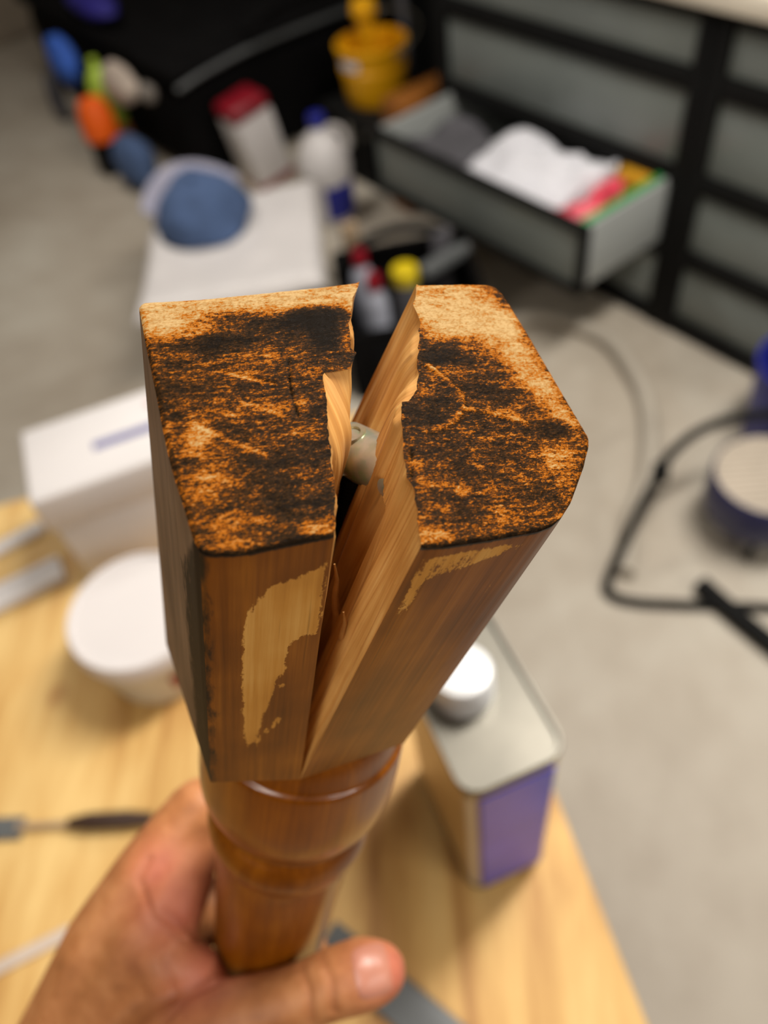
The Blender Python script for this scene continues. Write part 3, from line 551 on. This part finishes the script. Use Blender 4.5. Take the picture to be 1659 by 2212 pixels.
m.build('cover_sheet', M['white'], tt, angle=60)
cp = empty('cloth_cap', (-0.70, 2.215, 0.349), math.radians(118), label='slate blue cloth cap with pale brim resting on the white sheet', cat='cap')
m = MB(); m.ellipsoid((0, 0, 0.0), (0.165, 0.15, 0.14), None, 24, 36, 0.16, 21, 0.0); m.build('crown', M['slateblue'], cp, angle=70)
P = []
for a in np.linspace(-1.15, 1.15, 24):
    P.append([((0.135 + 0.085 * t * math.cos(a * 0.8)) * math.cos(a), (0.135 + 0.04 * t) * math.sin(a) * 1.02, 0.03 + 0.065 * t * math.cos(a)) for t in np.linspace(0, 1, 8)])
P = np.array(P); B = P.copy(); B[..., 2] -= 0.006
m = MB(); a = m.grid(P); b = m.grid(B); k1, k2 = P.shape[:2]
for i in range(k1 - 1): m.bm.faces.new((a[i][k2 - 1], a[i + 1][k2 - 1], b[i + 1][k2 - 1], b[i][k2 - 1]))
m.build('brim', M['brim'], cp, angle=60)
m = MB(); m.ellipsoid((0, 0, 0.14), (0.012, 0.012, 0.007), None, 8, 12); m.build('button', M['slateblue'], cp)

# open tool tote with bottles
tb = empty('tool_tote', (-0.075, 1.955, 0), math.radians(8), label='open black tool tote full of bottles on the floor', cat='tote')
W_, D_, H_ = 0.40, 0.42, 0.24
m = MB(); m.box((0, 0, 0.01), (W_, D_, 0.02)); 
for c, s in (((0, D_ / 2, H_ / 2), (W_, 0.02, H_)), ((0, -D_ / 2, H_ / 2), (W_, 0.02, H_)), ((W_ / 2, 0, H_ / 2), (0.02, D_, H_)), ((-W_ / 2, 0, H_ / 2), (0.02, D_, H_))): m.box(c, s, bev=0.004)
m.build('body', M['blackcloth'], tb)
m = MB(); m.tube(curve_pts([(-0.19, 0.12, 0.23), (-0.12, 0.13, 0.30), (0, 0.13, 0.33), (0.12, 0.13, 0.30), (0.19, 0.12, 0.23)], 6), 0.014); m.build('handle', M['black'], tb)
m = MB(); m.box((0, -0.222, 0.11), (0.30, 0.03, 0.14), bev=0.01); m.build('front_pocket', M['blackcloth'], tb)
def bottle(loc, r, h, body, capm, label, tilt=(0, 0)):
    root = empty('bottle', loc, label=label, cat='bottle'); root.rotation_euler = (tilt[0], tilt[1], 0)
    m = MB(); m.lathe([(0, 0), (r, 0), (r, h * 0.62), (r * 0.8, h * 0.75), (r * 0.45, h * 0.82), (r * 0.42, h * 0.88), (0, h * 0.88)], 24); m.build('body', M[body], root)
    m = MB(); m.lathe([(0, h * 0.84), (r * 0.62, h * 0.84), (r * 0.62, h * 0.97), (r * 0.5, h), (0, h)], 24); m.build('cap', M[capm], root)
bottle((-0.215, 2.035, 0.031), 0.036, 0.27, 'lavender', 'red', 'pale bottle with red cap in the tool tote, farther of the two')
bottle((-0.172, 1.905, 0.031), 0.036, 0.27, 'lavender', 'red', 'pale bottle with red cap in the tool tote, nearer of the two')
sc_ = empty('spray_can', (-0.080, 1.915, 0.031), label='dark can with round yellow cap in the tool tote', cat='can')
m = MB(); m.lathe([(0, 0), (0.036, 0), (0.036, 0.23), (0.030, 0.24), (0, 0.24)], 28); m.build('body', M['darkgrey'], sc_)
m = MB(); m.lathe([(0, 0.236), (0.038, 0.236), (0.038, 0.272), (0.034, 0.277), (0, 0.277)], 28); m.build('cap', M['yellowcap'], sc_)
m = MB(); m.tube([(-0.055, -0.045, 0), (0.06, 0.05, 0)], 0.026, 16); m.tube([(0.058, 0.048, 0), (0.085, 0.07, 0)], 0.019, 16); o = m.build('tube_of_glue', M['slate'], label='grey green tube lying across the top of the tool tote', cat='tube'); o.location = (0.02, 1.985, 0.265)
m = MB(); m.box((0, 0, 0.12), (0.03, 0.06, 0.24), bev=0.008); o = m.build('tool_grip', M['tan'], label='tan grip sticking up at the back of the tool tote', cat='tool'); o.location = (-0.262, 2.30, 0.0); o.rotation_euler = (0.0, 0.0, math.radians(-60))
m = MB(); m.box((0, 0, 0.14), (0.06, 0.05, 0.27), bev=0.008); o = m.build('dark_box', M['darkgrey'], label='dark grey box upright inside the tool tote', cat='box'); o.location = (0.03, 2.10, 0.031)

# soft shade band on the floor, put in as a low-contrast grey tube
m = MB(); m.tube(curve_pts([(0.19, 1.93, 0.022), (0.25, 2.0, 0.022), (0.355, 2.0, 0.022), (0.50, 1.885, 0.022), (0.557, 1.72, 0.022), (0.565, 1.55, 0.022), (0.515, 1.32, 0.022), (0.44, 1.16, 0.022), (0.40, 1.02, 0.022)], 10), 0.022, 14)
m.build('floor_shade_band', M['shade_band'], label='pale grey tube standing in for a curved shade band on the concrete floor', cat='shade_band')

# fan in a bent tube frame
fn = empty('floor_fan', (0.72, 1.145, 0), 0, label='navy drum fan with round beige face in a bent black tube stand', cat='fan')
L = lambda p: (p[0] - 0.72, p[1] - 1.145, p[2])
m = MB(); m.lathe([(0.0, 0.075), (0.09, 0.075), (0.118, 0.085), (0.124, 0.10), (0.124, 0.185), (0.122, 0.197), (0.119, 0.200), (0.117, 0.19), (0.0, 0.188)], 56); m.build('drum', M['navyplastic'], fn)
m = MB(); m.lathe([(0.0, 0.190), (0.1165, 0.190), (0.1165, 0.198), (0.0, 0.199)], 56); fc = m.build('grille', M['facefan'], fn)
for i in range(13):
    y = -0.102 + 0.017 * i; w = math.sqrt(max(0.0, 0.112 ** 2 - y * y))
    MB().box((0, y, 0.2005), (2 * w, 0.004, 0.005), bev=0.0012, seg=1).build('grille_bar', M['facefan'], fc)
m = MB(); m.tube(curve_pts([L(p) for p in ((0.76, 0.90, 0.011), (0.69, 0.914, 0.011), (0.50, 0.935, 0.011), (0.41, 0.948, 0.011), (0.362, 0.968, 0.012), (0.356, 1.0, 0.018), (0.40, 1.07, 0.07), (0.486, 1.186, 0.18), (0.54, 1.235, 0.22), (0.612, 1.272, 0.235), (0.70, 1.295, 0.235), (0.79, 1.285, 0.235), (0.86, 1.23, 0.20), (0.91, 1.12, 0.10), (0.92, 1.0, 0.02), (0.87, 0.93, 0.011), (0.76, 0.905, 0.011))], 8), 0.0115, 12); m.build('tube_stand', M['black'], fn)
m = MB(); m.tube(curve_pts([L(p) for p in ((0.56, 0.98, 0.022), (0.60, 0.915, 0.022), (0.68, 0.80, 0.022), (0.76, 0.70, 0.022))], 6), 0.022, 12); m.build('foot', M['black'], fn)
m = MB(); m.box(L((0.49, 1.185, 0.185)), (0.035, 0.035, 0.05), bev=0.008); m.build('clamp', M['black'], fn)
for a in (0.5, 2.6, 4.4):
    MB().tube([(0.095 * math.cos(a), 0.095 * math.sin(a), 0.0), (0.095 * math.cos(a), 0.095 * math.sin(a), 0.085)], 0.009, 10).build('leg', M['black'], fn)
b2 = MB(); b2.lathe([(0, 0), (0.10, 0), (0.105, 0.01), (0.125, 0.24), (0.13, 0.245), (0.13, 0.26), (0.122, 0.26), (0.1, 0.02), (0, 0.015)], 40)
o = b2.build('blue_bucket', M['brightblue'], label='bright blue bucket at the foot of the closed drawers', cat='bucket'); o.location = (0.895, 1.43, 0)

# ---------------------------------------------------------------- workbench
A = math.radians(14.2)                     # direction of the bench's back edge
wb = empty('workbench', (-0.061, 0.825, 0), A, label='plywood topped workbench under the tins and boxes', cat='workbench')
LX, LY = 1.55, 1.15
m = MB(); m.box((-LX / 2, -LY / 2, 0.791), (LX, LY, 0.018), bev=0.0015); m.build('top', M['ply'], wb)
for x in (-0.10, -LX + 0.10):
    for y in (-0.10, -LY + 0.10):
        MB().box((x, y, 0.35), (0.085, 0.085, 0.70), bev=0.004).build('leg', M['tan'], wb)
for y in (-0.10, -LY + 0.10): MB().box((-LX / 2, y, 0.741), (LX - 0.16, 0.04, 0.082), bev=0.003).build('rail', M['tan'], wb)
TZ = 0.8002

# rectangular tin with white cap
CA = math.radians(22)
tin = empty('solvent_can', (0.009, 0.242, TZ), CA, label='rectangular tin with purple label and white cap on the plywood', cat='can')
def rrect(w, d, r, n=6):
    out = []
    for cx, cy, a0 in ((w / 2 - r, d / 2 - r, 0), (-w / 2 + r, d / 2 - r, 90), (-w / 2 + r, -d / 2 + r, 180), (w / 2 - r, -d / 2 + r, 270)):
        for k in range(n + 1): a = math.radians(a0 + 90 * k / n); out.append((cx + r * math.cos(a), cy + r * math.sin(a)))
    return out
def rprism(m, prof, w, d, r):
    rows = [[(x, y, z) for x, y in rrect(w - 2 * i, d - 2 * i, max(r - i, 0.002))] for i, z in prof]
    V = m.grid(np.array(rows), close_v=True); m.bm.faces.new(list(reversed(V[0]))); m.bm.faces.new(V[-1])
CW, CD, CH = 0.078, 0.128, 0.256
m = MB(); rprism(m, [(0.001, 0), (0, 0.002), (0, 0.006), (0.001, 0.008), (0.001, CH - 0.008), (0, CH - 0.006), (-0.0008, CH - 0.002), (0, CH), (0.002, CH), (0.003, CH - 0.004)], CW, CD, 0.016); m.build('body', M['steel'], tin)
m = MB(); m.box((0.0, -CD / 2 - 0.0004, CH / 2), (CW - 0.022, 0.0022, CH - 0.03), bev=0.0006, seg=1); m.build('label_panel', M['purple'], tin, label='purple printed label panel')
for a0, a1, mt in ((212, 238, 'counter'), (246, 256, 'purple')):
    aa = np.radians(np.linspace(a0, a1, 7)); cx, cy = -CW / 2 + 0.016, -CD / 2 + 0.016
    P = [[(cx + 0.0163 * math.cos(q), cy + 0.0163 * math.sin(q), z) for q in aa] for z in (0.014, CH - 0.016)]
    m = MB(); m.grid(np.array(P)); m.build('printed_stripe', M[mt], tin)
m = MB(); rprism(m, [(0.0, 0.010), (0.0, CH - 0.012)], CW - 0.0006, CD - 0.0006, 0.016); m.build('side_band', M['canside'], tin)
m = MB(); m.lathe([(0, CH - 0.004), (0.023, CH - 0.004), (0.023, CH + 0.006), (0.0225, CH + 0.007), (0.0225, CH + 0.022), (0.020, CH + 0.026), (0.012, CH + 0.0275), (0, CH + 0.0275)], 40, loc=(-0.006, 0.008, 0)); m.build('cap', M['capwhite'], tin)

# white tub with lid
tub = empty('plastic_tub', (-0.338, 0.432, TZ), 0, label='round white tub with white lid on the plywood', cat='tub')
m = MB(); m.lathe([(0, 0), (0.060, 0), (0.064, 0.004), (0.071, 0.088), (0, 0.088)], 56); m.build('body', M['tubside'], tub)
m = MB(); m.lathe([(0.072, 0.078), (0.0755, 0.079), (0.0755, 0.096), (0.073, 0.100), (0.070, 0.100), (0.068, 0.0965), (0.02, 0.0962), (0, 0.096)], 64); m.build('lid', M['lid'], tub)
P = [[(0.0002 + (0.0625 + 0.0085 * (z / 0.088) + 0.0012) * math.cos(a), (0.0625 + 0.0085 * (z / 0.088) + 0.0012) * math.sin(a), z) for a in np.linspace(math.radians(-62), math.radians(-20), 10)] for z in (0.028, 0.056)]
m = MB(); m.grid(np.array(P)); m.build('red_print', M['red'], tub)

# white box with lid
BA = math.radians(22)
bxo = empty('polystyrene_box', (-0.335, 0.648, TZ), BA, label='white lidded box with navy stripe print on the plywood', cat='box')
BW, BD, BH = 0.31, 0.125, 0.165
m = MB(); m.box((0, 0, 0.055), (BW - 0.012, BD - 0.010, 0.11), bev=0.004); m.build('body', M['white'], bxo)
m = MB(); m.box((0, 0, 0.1375), (BW, BD, 0.055), bev=0.005, seg=3); lidb = m.build('lid', M['white'], bxo)
m = MB(); m.box((0.005, -0.008, BH + 0.0002), (0.16, 0.0125, 0.0012)); m.build('printed_stripe', M['navy_print'], lidb)
m = MB(); m.box((0.045, 0.033, BH + 0.0002), (0.10, 0.010, 0.0012)); m.build('printed_line', M['red_print'], lidb)

# white trim strips, knife, slim strip, slate bar
def strip(x0, y0, x1, y1, w, h, label, mt='white', ribs=True, name='trim_strip', group=None):
    d = Vector((x1 - x0, y1 - y0)); L_ = d.length; root = MB()
    root.box((0, 0, h / 2), (L_, w, h), bev=h * 0.25)
    if ribs:
        for s in (-1, 1): root.box((0, s * w * 0.36, h + 0.0015), (L_, w * 0.2, 0.004), bev=0.0012)
    o = root.build(name, M[mt], label=label, cat='strip', group=group); o.location = ((x0 + x1) / 2, (y0 + y1) / 2, TZ); o.rotation_euler = (0, 0, math.atan2(d.y, d.x)); return o
strip(-0.86, 0.418, -0.545, 0.636, 0.020, 0.008, 'narrow white trim strip on the plywood, farther from the tub', ribs=False)
strip(-0.86, 0.352, -0.497, 0.562, 0.040, 0.008, 'wide ribbed white trim strip on the plywood behind the tub')
strip(-0.62, 0.03, -0.375, 0.146, 0.012, 0.004, 'thin whitish strip on the plywood beside the wrist', 'beige', ribs=False)
kn = empty('putty_knife', (-0.40, 0.2415, TZ), math.radians(1), label='slim grey bladed knife with dark handle lying on plywood', cat='knife')
m = MB(); m.box((-0.115, 0, 0.003), (0.13, 0.022, 0.0025), bev=0.001); m.build('blade', M['slate'], kn)
m = MB(); m.tube([(-0.055, 0, 0.005), (-0.03, 0, 0.006), (0.0, 0, 0.006)], [0.004, 0.003, 0.0035], 10); m.build('shank', M['tan'], kn)
m = MB(); m.tube([(0.0, 0, 0.008), (0.02, 0, 0.009), (0.06, 0, 0.009), (0.085, 0, 0.008)], [0.005, 0.0085, 0.0085, 0.006], 14); m.build('handle', M['darkbrown'], kn)
sb = MB(); sb.box((0, 0, 0.0045), (0.20, 0.034, 0.009), bev=0.002); o = sb.build('sanding_bar', M['slate'], label='flat slate grey bar on the plywood under the thumb', cat='bar'); o.location = (-0.055, 0.076, TZ); o.rotation_euler = (0, 0, math.radians(-36))

# ---------------------------------------------------------------- the split leg
LEG = Matrix(LEG_FRAME)
leg = empty('furniture_leg', label='broken turned wooden leg split open at its square end, held in hand', cat='leg'); leg.name = 'table_leg'
leg.matrix_world = LEG
leg['label'] = 'broken turned wooden table leg split open at its square end, held in hand'; leg['category'] = 'table leg'

def seg_dist(X, Y, pts):
    d = np.full(X.shape, 1e9)
    for (x0, y0), (x1, y1) in zip(pts[:-1], pts[1:]):
        dx, dy = x1 - x0, y1 - y0; L2 = dx * dx + dy * dy + 1e-12
        t = np.clip(((X - x0) * dx + (Y - y0) * dy) / L2, 0, 1); d = np.minimum(d, np.hypot(X - x0 - t * dx, Y - y0 - t * dy))
    return d
def inside(X, Y, poly):
    r = np.zeros(X.shape, bool); n = len(poly)
    for i in range(n):
        x0, y0 = poly[i]; x1, y1 = poly[(i + 1) % n]
        c = ((y0 > Y) != (y1 > Y)) & (X < (x1 - x0) * (Y - y0) / (y1 - y0 + 1e-12) + x0); r ^= c
    return r

def split_half(hd, label):
    G = half_grids(hd)
    cap = G['cap']; nu, nv = cap.shape[:2]
    e1 = cap[-1, 0] - cap[0, 0]; e2 = cap[0, -1] - cap[0, 0]; nrm = np.cross(e1, e2); nrm /= np.linalg.norm(nrm)
    if nrm[2] < 0: nrm = -nrm
    X, Y = cap[..., 0], cap[..., 1]
    pale = np.full(X.shape, -0.30); dz = np.zeros(X.shape)
    for f in hd['features']:
        if f[0] == 'g':
            _, cx, cy, rx, ry, rot, amp = f; c, s = math.cos(rot), math.sin(rot)
            dx, dy = (X - cx) * c + (Y - cy) * s, -(X - cx) * s + (Y - cy) * c
            q = (dx / rx) ** 2 + (dy / ry) ** 2; pale += (amp * 1.25 if abs(amp) < 0.5 else amp) * np.exp(-q ** 1.5)
        else:
            _, pts, wd, amp, dep = f
            d = seg_dist(X, Y, pts); k = np.exp(-(d / (wd * 0.8)) ** 2); pale += amp * k; dz += dep * k
    pale = np.minimum(pale, 0.58 + 0.12 * fbm(X * 0.25, Y * 0.25, 77))
    dz += 0.10 * fbm(X * 0.5, Y * 1.2, hd['seed'] + 2) + 0.05 * fbm(X * 2.2, Y * 3.5, hd['seed'] + 4)
    # rounded, darker arris along the outer edges
    outer = np.minimum(np.linalg.norm(cap - cap[:, :1], axis=2), np.linalg.norm(cap - cap[-1:, :], axis=2))
    outer2 = np.minimum(outer, np.linalg.norm(cap - cap[:, -1:], axis=2))
    arr = np.exp(-(outer2 / 0.5) ** 2); dz -= 0.45 * arr
    pale -= 0.8 * np.exp(-(np.linalg.norm(cap - cap[:, :1], axis=2) / 0.7) ** 2)
    dcr = np.linalg.norm(cap - cap[:1], axis=2); w0 = np.clip(dcr / 0.8, 0, 1)
    cap2 = cap + nrm * (dz * w0)[..., None]
    G['cap'] = cap2
    # the walls take over the lowered rim
    h_mm = lambda g: np.linalg.norm(g - g[:, :1], axis=2)
    for key, rim in (('front', cap2[:, 0]), ('back', cap2[:, -1]), ('side', cap2[-1, :])):
        g = G[key]; off = rim - g[:, 0]; g += off[:, None] * np.exp(-h_mm(g) / 2.0)[..., None]
    ck = G['crack']; ck[:, 0] = cap2[0, :]
    verts, faces, mats, A_p, A_b, A_s, A_f, A_w = [], [], [], [], [], [], [], []
    def add(g, mi, p=None, b=None, s=None):
        o = sum(len(v) for v in verts); n0, n1 = g.shape[:2]; verts.append(g.reshape(-1, 3))
        i, j = np.meshgrid(np.arange(n0 - 1), np.arange(n1 - 1), indexing='ij'); a = (o + i * n1 + j).ravel()
        faces.append(np.stack([a, a + n1, a + n1 + 1, a + 1], 1)); mats.append(np.full(len(a), mi))
        z = np.zeros(n0 * n1)
        across = np.concatenate([[0], np.cumsum(np.linalg.norm(np.diff(g[:, 0], axis=0), axis=1))])[:, None] + 0 * g[..., 0]
        down = np.linalg.norm(g - g[:, :1], axis=2)
        A_f.append(np.stack([across.ravel() / 1000, z + 0.1 * len(verts), down.ravel() / 1000], 1))
        A_p.append(z if p is None else p.ravel()); A_b.append(z - 5 if b is None else b.ravel()); A_s.append(z if s is None else s.ravel())
    add(G['cap'], 0, pale)
    f = G['front']; n0, n1 = f.shape[:2]
    uu, hh = np.meshgrid(np.linspace(0, 1, n0), np.linspace(0, 1, n1), indexing='ij')
    Wmm = np.linalg.norm(f[-1, 0] - f[0, 0]); Hmm = np.linalg.norm(f[0, -1] - f[0, 0])
    hr = (np.arange(n1) / (n1 - 1)) ** 1.25
    toxy = lambda p: (p[0] * Wmm, (p[1] ** 1.25) * Hmm)
    Xf, Yf = uu * Wmm, hr[None, :] * Hmm + 0 * uu
    poly = [toxy(p) for p in hd['bare']]
    d = seg_dist(Xf, Yf, poly + poly[:1]); sd = np.where(inside(Xf, Yf, poly), d, -d)
    for fl in hd['flecks']:
        sd = np.maximum(sd, 0.55 - seg_dist(Xf, Yf, [toxy(p) for p in fl]))
    if hd['sign'] < 0: sd = np.minimum(sd, 1.1) - 0.75
    else: sd = np.where(Yf > 0.78 * Hmm, np.minimum(sd, 0.8) - 0.8, sd)
    edge_r = np.exp(-(Yf / 0.8) ** 2) * 0.9
    corner = np.exp(-(((1 - uu) * Wmm) / 2.6) ** 2) * 0.62 * (1 if hd['sign'] > 0 else 0.15)
    sc = np.maximum(edge_r, corner)
    add(f, 1, None, sd, sc)
    sgrid = G['side']; n0, n1 = sgrid.shape[:2]
    ss = np.linalg.norm(sgrid - sgrid[:1], axis=2); sh = np.linalg.norm(sgrid - sgrid[:, :1], axis=2)
    add(sgrid, 1, None, None, np.maximum(np.exp(-(sh / 0.5) ** 2) * 0.5, np.exp(-(ss / (3 + 12 * np.clip(sh / 22, 0, 1))) ** 6) * (0.9 if hd['sign'] > 0 else 0.1)))
    A_w.extend([np.zeros(len(q)) for q in A_s]); A_w[-1][:] = 1.0 if hd['sign'] > 0 else 0.0  # painted sheen covers only the left half's side wall
    add(G['back'], 1)
    add(ck, 2)
    A_w.extend([np.zeros(len(q)) for q in A_s[len(A_w):]])
    A_f[-1][:, 0] = (G['_s'] + 0 * G['_h']).ravel() / 1000; A_f[-1][:, 2] = G['_h'].ravel() / 1000
    V = np.concatenate(verts) / 1000; Fc = np.concatenate(faces)
    ft = [G['front'][0, -1], G['front'][-1, -1], G['side'][-1, -1], G['back'][0, -1]]
    o = len(V); V = np.concatenate([V, np.array(ft) / 1000]); Fc = np.concatenate([Fc, [[o, o + 1, o + 2, o + 3]]])
    mats.append(np.array([1]))
    A_f.append(np.zeros((4, 3)))
    for q in (A_p, A_b, A_s, A_w): q.append(np.full(4, -5.0 if q is A_b else 0.0))
    me = bpy.data.meshes.new('split_block'); me.from_pydata(V.tolist(), [], Fc.tolist())
    for k in ('cap', 'varnish', 'raw'): me.materials.append(M[k])
    me.polygons.foreach_set('material_index', np.concatenate(mats).astype(np.int32))
    for nm, arrs in (('pale', A_p), ('bare', A_b), ('scorch', A_s), ('side_sheen', A_w)):
        at = me.attributes.new(nm, 'FLOAT', 'POINT'); at.data.foreach_set('value', np.concatenate(arrs).astype(np.float32))
    at = me.attributes.new('fibre', 'FLOAT_VECTOR', 'POINT'); at.data.foreach_set('vector', np.concatenate(A_f).astype(np.float32).ravel())
    bm = bmesh.new(); bm.from_mesh(me); bmesh.ops.recalc_face_normals(bm, faces=bm.faces); bm.to_mesh(me); bm.free()
    me.polygons.foreach_set('use_smooth', [True] * len(me.polygons)); me.set_sharp_from_angle(angle=math.radians(48))
    o = bpy.data.objects.new('split_block', me); COL.objects.link(o); o.parent = leg; o['label'] = label
    return o
half_l = split_half(HALF_LEFT, 'wider half of the split block, with a long bare patch')
half_r = split_half(HALF_RIGHT, 'narrower half of the split block, showing its torn raw face')
PROF = [(0.024, 0.046), (0.0268, 0.042), (0.0283, 0.038), (0.0289, 0.0325), (0.0292, 0.0312), (0.0303, 0.0300), (0.0306, 0.027), (0.0309, 0.018), (0.0309, 0.010), (0.0303, 0.004), (0.0292, 0.0), (0.0272, -0.0045), (0.0254, -0.0075), (0.0247, -0.0092), (0.0248, -0.0106), (0.0258, -0.0125),
        (0.0266, -0.0150), (0.0271, -0.0185), (0.0267, -0.0222), (0.0256, -0.0255), (0.0244, -0.0272), (0.0239, -0.0285), (0.0237, -0.032), (0.0233, -0.040), (0.0226, -0.055), (0.0219, -0.075), (0.0210, -0.100), (0.0200, -0.130), (0.0190, -0.17), (0.0180, -0.21), (0.0165, -0.26), (0.0155, -0.29), (0.0150, -0.292), (0.0, -0.292)]
def smooth_prof(p, n=4):
    c = curve_pts([(r, 0, z) for r, z in p], n); return [(max(v.x, 0), v.z) for v in c]
m = MB(); m.lathe(list(reversed(smooth_prof(PROF))), 96); m.build('turned_shaft', M['turned'], leg, angle=50)
# chip line running into the turned bulb, bolt and barrel nut
a_, b_ = Vector(NUT[0]) / 1000, Vector(NUT[1]) / 1000; ax = (b_ - a_).normalized()
rot = Vector((0, 0, 1)).rotation_difference(ax).to_matrix(); L_ = (b_ - a_).length + 0.0075
m = MB(); m.lathe([(0.0, 0.0012), (0.0024, 0.001), (0.0026, 0.0), (0.0056, 0.0), (0.0063, 0.0009), (0.0063, L_ - 0.0008), (0.0055, L_), (0.0, L_)], 40, loc=a_, rot=rot); m.build('barrel_nut', M['zinc'], leg, label='shiny zinc barrel nut')
nut = bpy.data.objects['barrel_nut']; mid_ = a_ + ax * 0.0052
rad_ = (LEG.inverted() @ Vector(EYE)) - mid_; rad_ = (rad_ - ax * rad_.dot(ax)).normalized(); rad_ = (Matrix.Rotation(-0.55, 3, ax) @ rad_)
rr_ = Vector((0, 0, 1)).rotation_difference(rad_).to_matrix()
m = MB(); m.lathe([(0.0, 0.0058), (0.0018, 0.0059), (0.0021, 0.0066), (0.0029, 0.0067), (0.0032, 0.0060), (0.0030, 0.0050)], 24, loc=mid_, rot=rr_); m.build('threaded_hole', M['zinc'], nut)
m = MB(); prof = [(0.0, -0.062)]
for k in range(60):
    z = -0.06 + k * 0.001; prof += [(0.0026, z), (0.0031, z + 0.0005)]
prof += [(0.0, 0.0005)]
m.lathe(prof, 20, loc=(a_ + b_) / 2 + Vector((-0.002, 0, -0.004))); m.build('threaded_bolt', M['black'], leg)
for p0, p1, wd in (((-0.0085, -0.031, 0.100), (-0.0030, -0.024, 0.070), 0.0009), ((-0.0095, -0.024, 0.108), (-0.0025, -0.020, 0.072), 0.0010)):
    pts = [Vector(p0).lerp(Vector(p1), k / 8) + Vector((0.0004 * math.sin(k * 2.1), 0.0005 * math.cos(k * 1.7), 0)) for k in range(9)]
    m = MB(); m.tube(pts, [wd * (0.12 + 0.9 * math.sin(math.pi * (k + 0.3) / 9.5)) for k in range(9)], 7); m.build('splinter', M['splinter'], leg)

# ---------------------------------------------------------------- the hand
def build_hand():
    bm = bmesh.new()
    for chain in HAND:
        pts = [Vector(p[:3]) for p in chain]; rad = [p[3] for p in chain]
        for p, q, r0, r1 in zip(pts[:-1], pts[1:], rad[:-1], rad[1:]):
            L_ = (q - p).length; k = max(2, int(L_ / (min(r0, r1) * 0.22)))
            for i in range(k + 1):
                t = i / k; c = p.lerp(q, t); r = r0 + (r1 - r0) * t
                mat = Matrix.Translation(c) @ Matrix.Diagonal((r, r, r, 1))
                bmesh.ops.create_icosphere(bm, subdivisions=2, radius=1.0, matrix=mat)
    me = bpy.data.meshes.new('tmp'); bm.to_mesh(me); bm.free()
    o = bpy.data.objects.new('tmp', me); COL.objects.link(o)
    md = o.modifiers.new('r', 'REMESH'); md.mode = 'VOXEL'; md.voxel_size = 0.0016; md.use_smooth_shade = True
    sm = o.modifiers.new('s', 'SMOOTH'); sm.factor = 0.5; sm.iterations = 14
    sb_ = o.modifiers.new('d', 'SUBSURF'); sb_.levels = 1; sb_.render_levels = 1
    dg = bpy.context.evaluated_depsgraph_get(); me2 = bpy.data.meshes.new_from_object(o.evaluated_get(dg)); me2.name = 'hand'
    bpy.data.objects.remove(o)
    nv = len(me2.vertices); co = np.empty(nv * 3); me2.vertices.foreach_get('co', co); co = co.reshape(-1, 3)
    nr = np.empty(nv * 3); me2.vertices.foreach_get('normal', nr); nr = nr.reshape(-1, 3)
    # creases: grooves pressed into the surface below the measured lines
    eye = np.array(EYE); cre = np.zeros(nv); groove = np.zeros(nv)
    dirs = co - eye; dist = np.linalg.norm(dirs, axis=1)
    tree = BVHTree.FromPolygons([Vector(c) for c in co], [tuple(p.vertices) for p in me2.polygons])
    for line in CREASES:
        pts = []
        for p, q in zip(line[:-1], line[1:]):
            for t in np.linspace(0, 1, 12, endpoint=False):
                w = np.array(p) * (1 - t) + np.array(q) * t; hit = tree.ray_cast(Vector(eye), Vector(w - eye).normalized())
                if hit[0] is not None: pts.append(np.array(hit[0]))
        if not pts: continue
        pts = np.array(pts); near = np.where(np.linalg.norm(co - pts.mean(0), axis=1) < 0.06)[0]
        d = np.min(np.linalg.norm(co[near][:, None] - pts[None], axis=2), axis=1)
        k = np.exp(-(d / 0.0016) ** 2); groove[near] = np.maximum(groove[near], k) ; cre[near] = np.maximum(cre[near], np.exp(-(d / 0.002) ** 2))
    co -= nr * (groove * 0.0007)[:, None]
    pink = np.zeros(nv)
    for x, y, z, r in PINK: pink = np.maximum(pink, np.exp(-((np.linalg.norm(co - np.array([x, y, z]), axis=1) / r) ** 2)))
    me2.vertices.foreach_set('co', co.ravel())
    for nm, arr in (('pink', pink), ('crease', cre)):
        at = me2.attributes.new(nm, 'FLOAT', 'POINT'); at.data.foreach_set('value', arr.astype(np.float32))
    me2.materials.clear(); me2.update()
    h = link('hand', me2, M['skin'], None, True, 180, label='bare hand and wrist gripping the broken wooden leg, thumb across its front', cat='hand')
    tree = BVHTree.FromPolygons([Vector(c) for c in co], [tuple(p.vertices) for p in me2.polygons])
    c0, du, dv, dn = (Vector(q) for q in NAIL); P = []
    for u in np.linspace(-1, 1, 22):
        row = []
        for v in np.linspace(-1, 1, 22):
            # rounded rectangle outline
            k = (1 - 0.10 * abs(v) ** 3); kk = 1 - 0.16 * max(0, abs(u)) ** 4
            p = c0 + du * (u * 0.0062 * k) + dv * (v * 0.0088 * kk)
            hit = tree.ray_cast(p - dn * 0.03, dn.normalized())
            q = hit[0] if hit[0] is not None else p
            lift = 0.00055 * (1 - max(abs(u), abs(v)) ** 6) + 0.00005
            row.append(tuple(q - dn.normalized() * lift))
        P.append(row)
    m = MB(); m.grid(np.array(P)); m.build('fingernail', M['nail'], h, angle=180, label='thumbnail')
    return h
hand = build_hand()
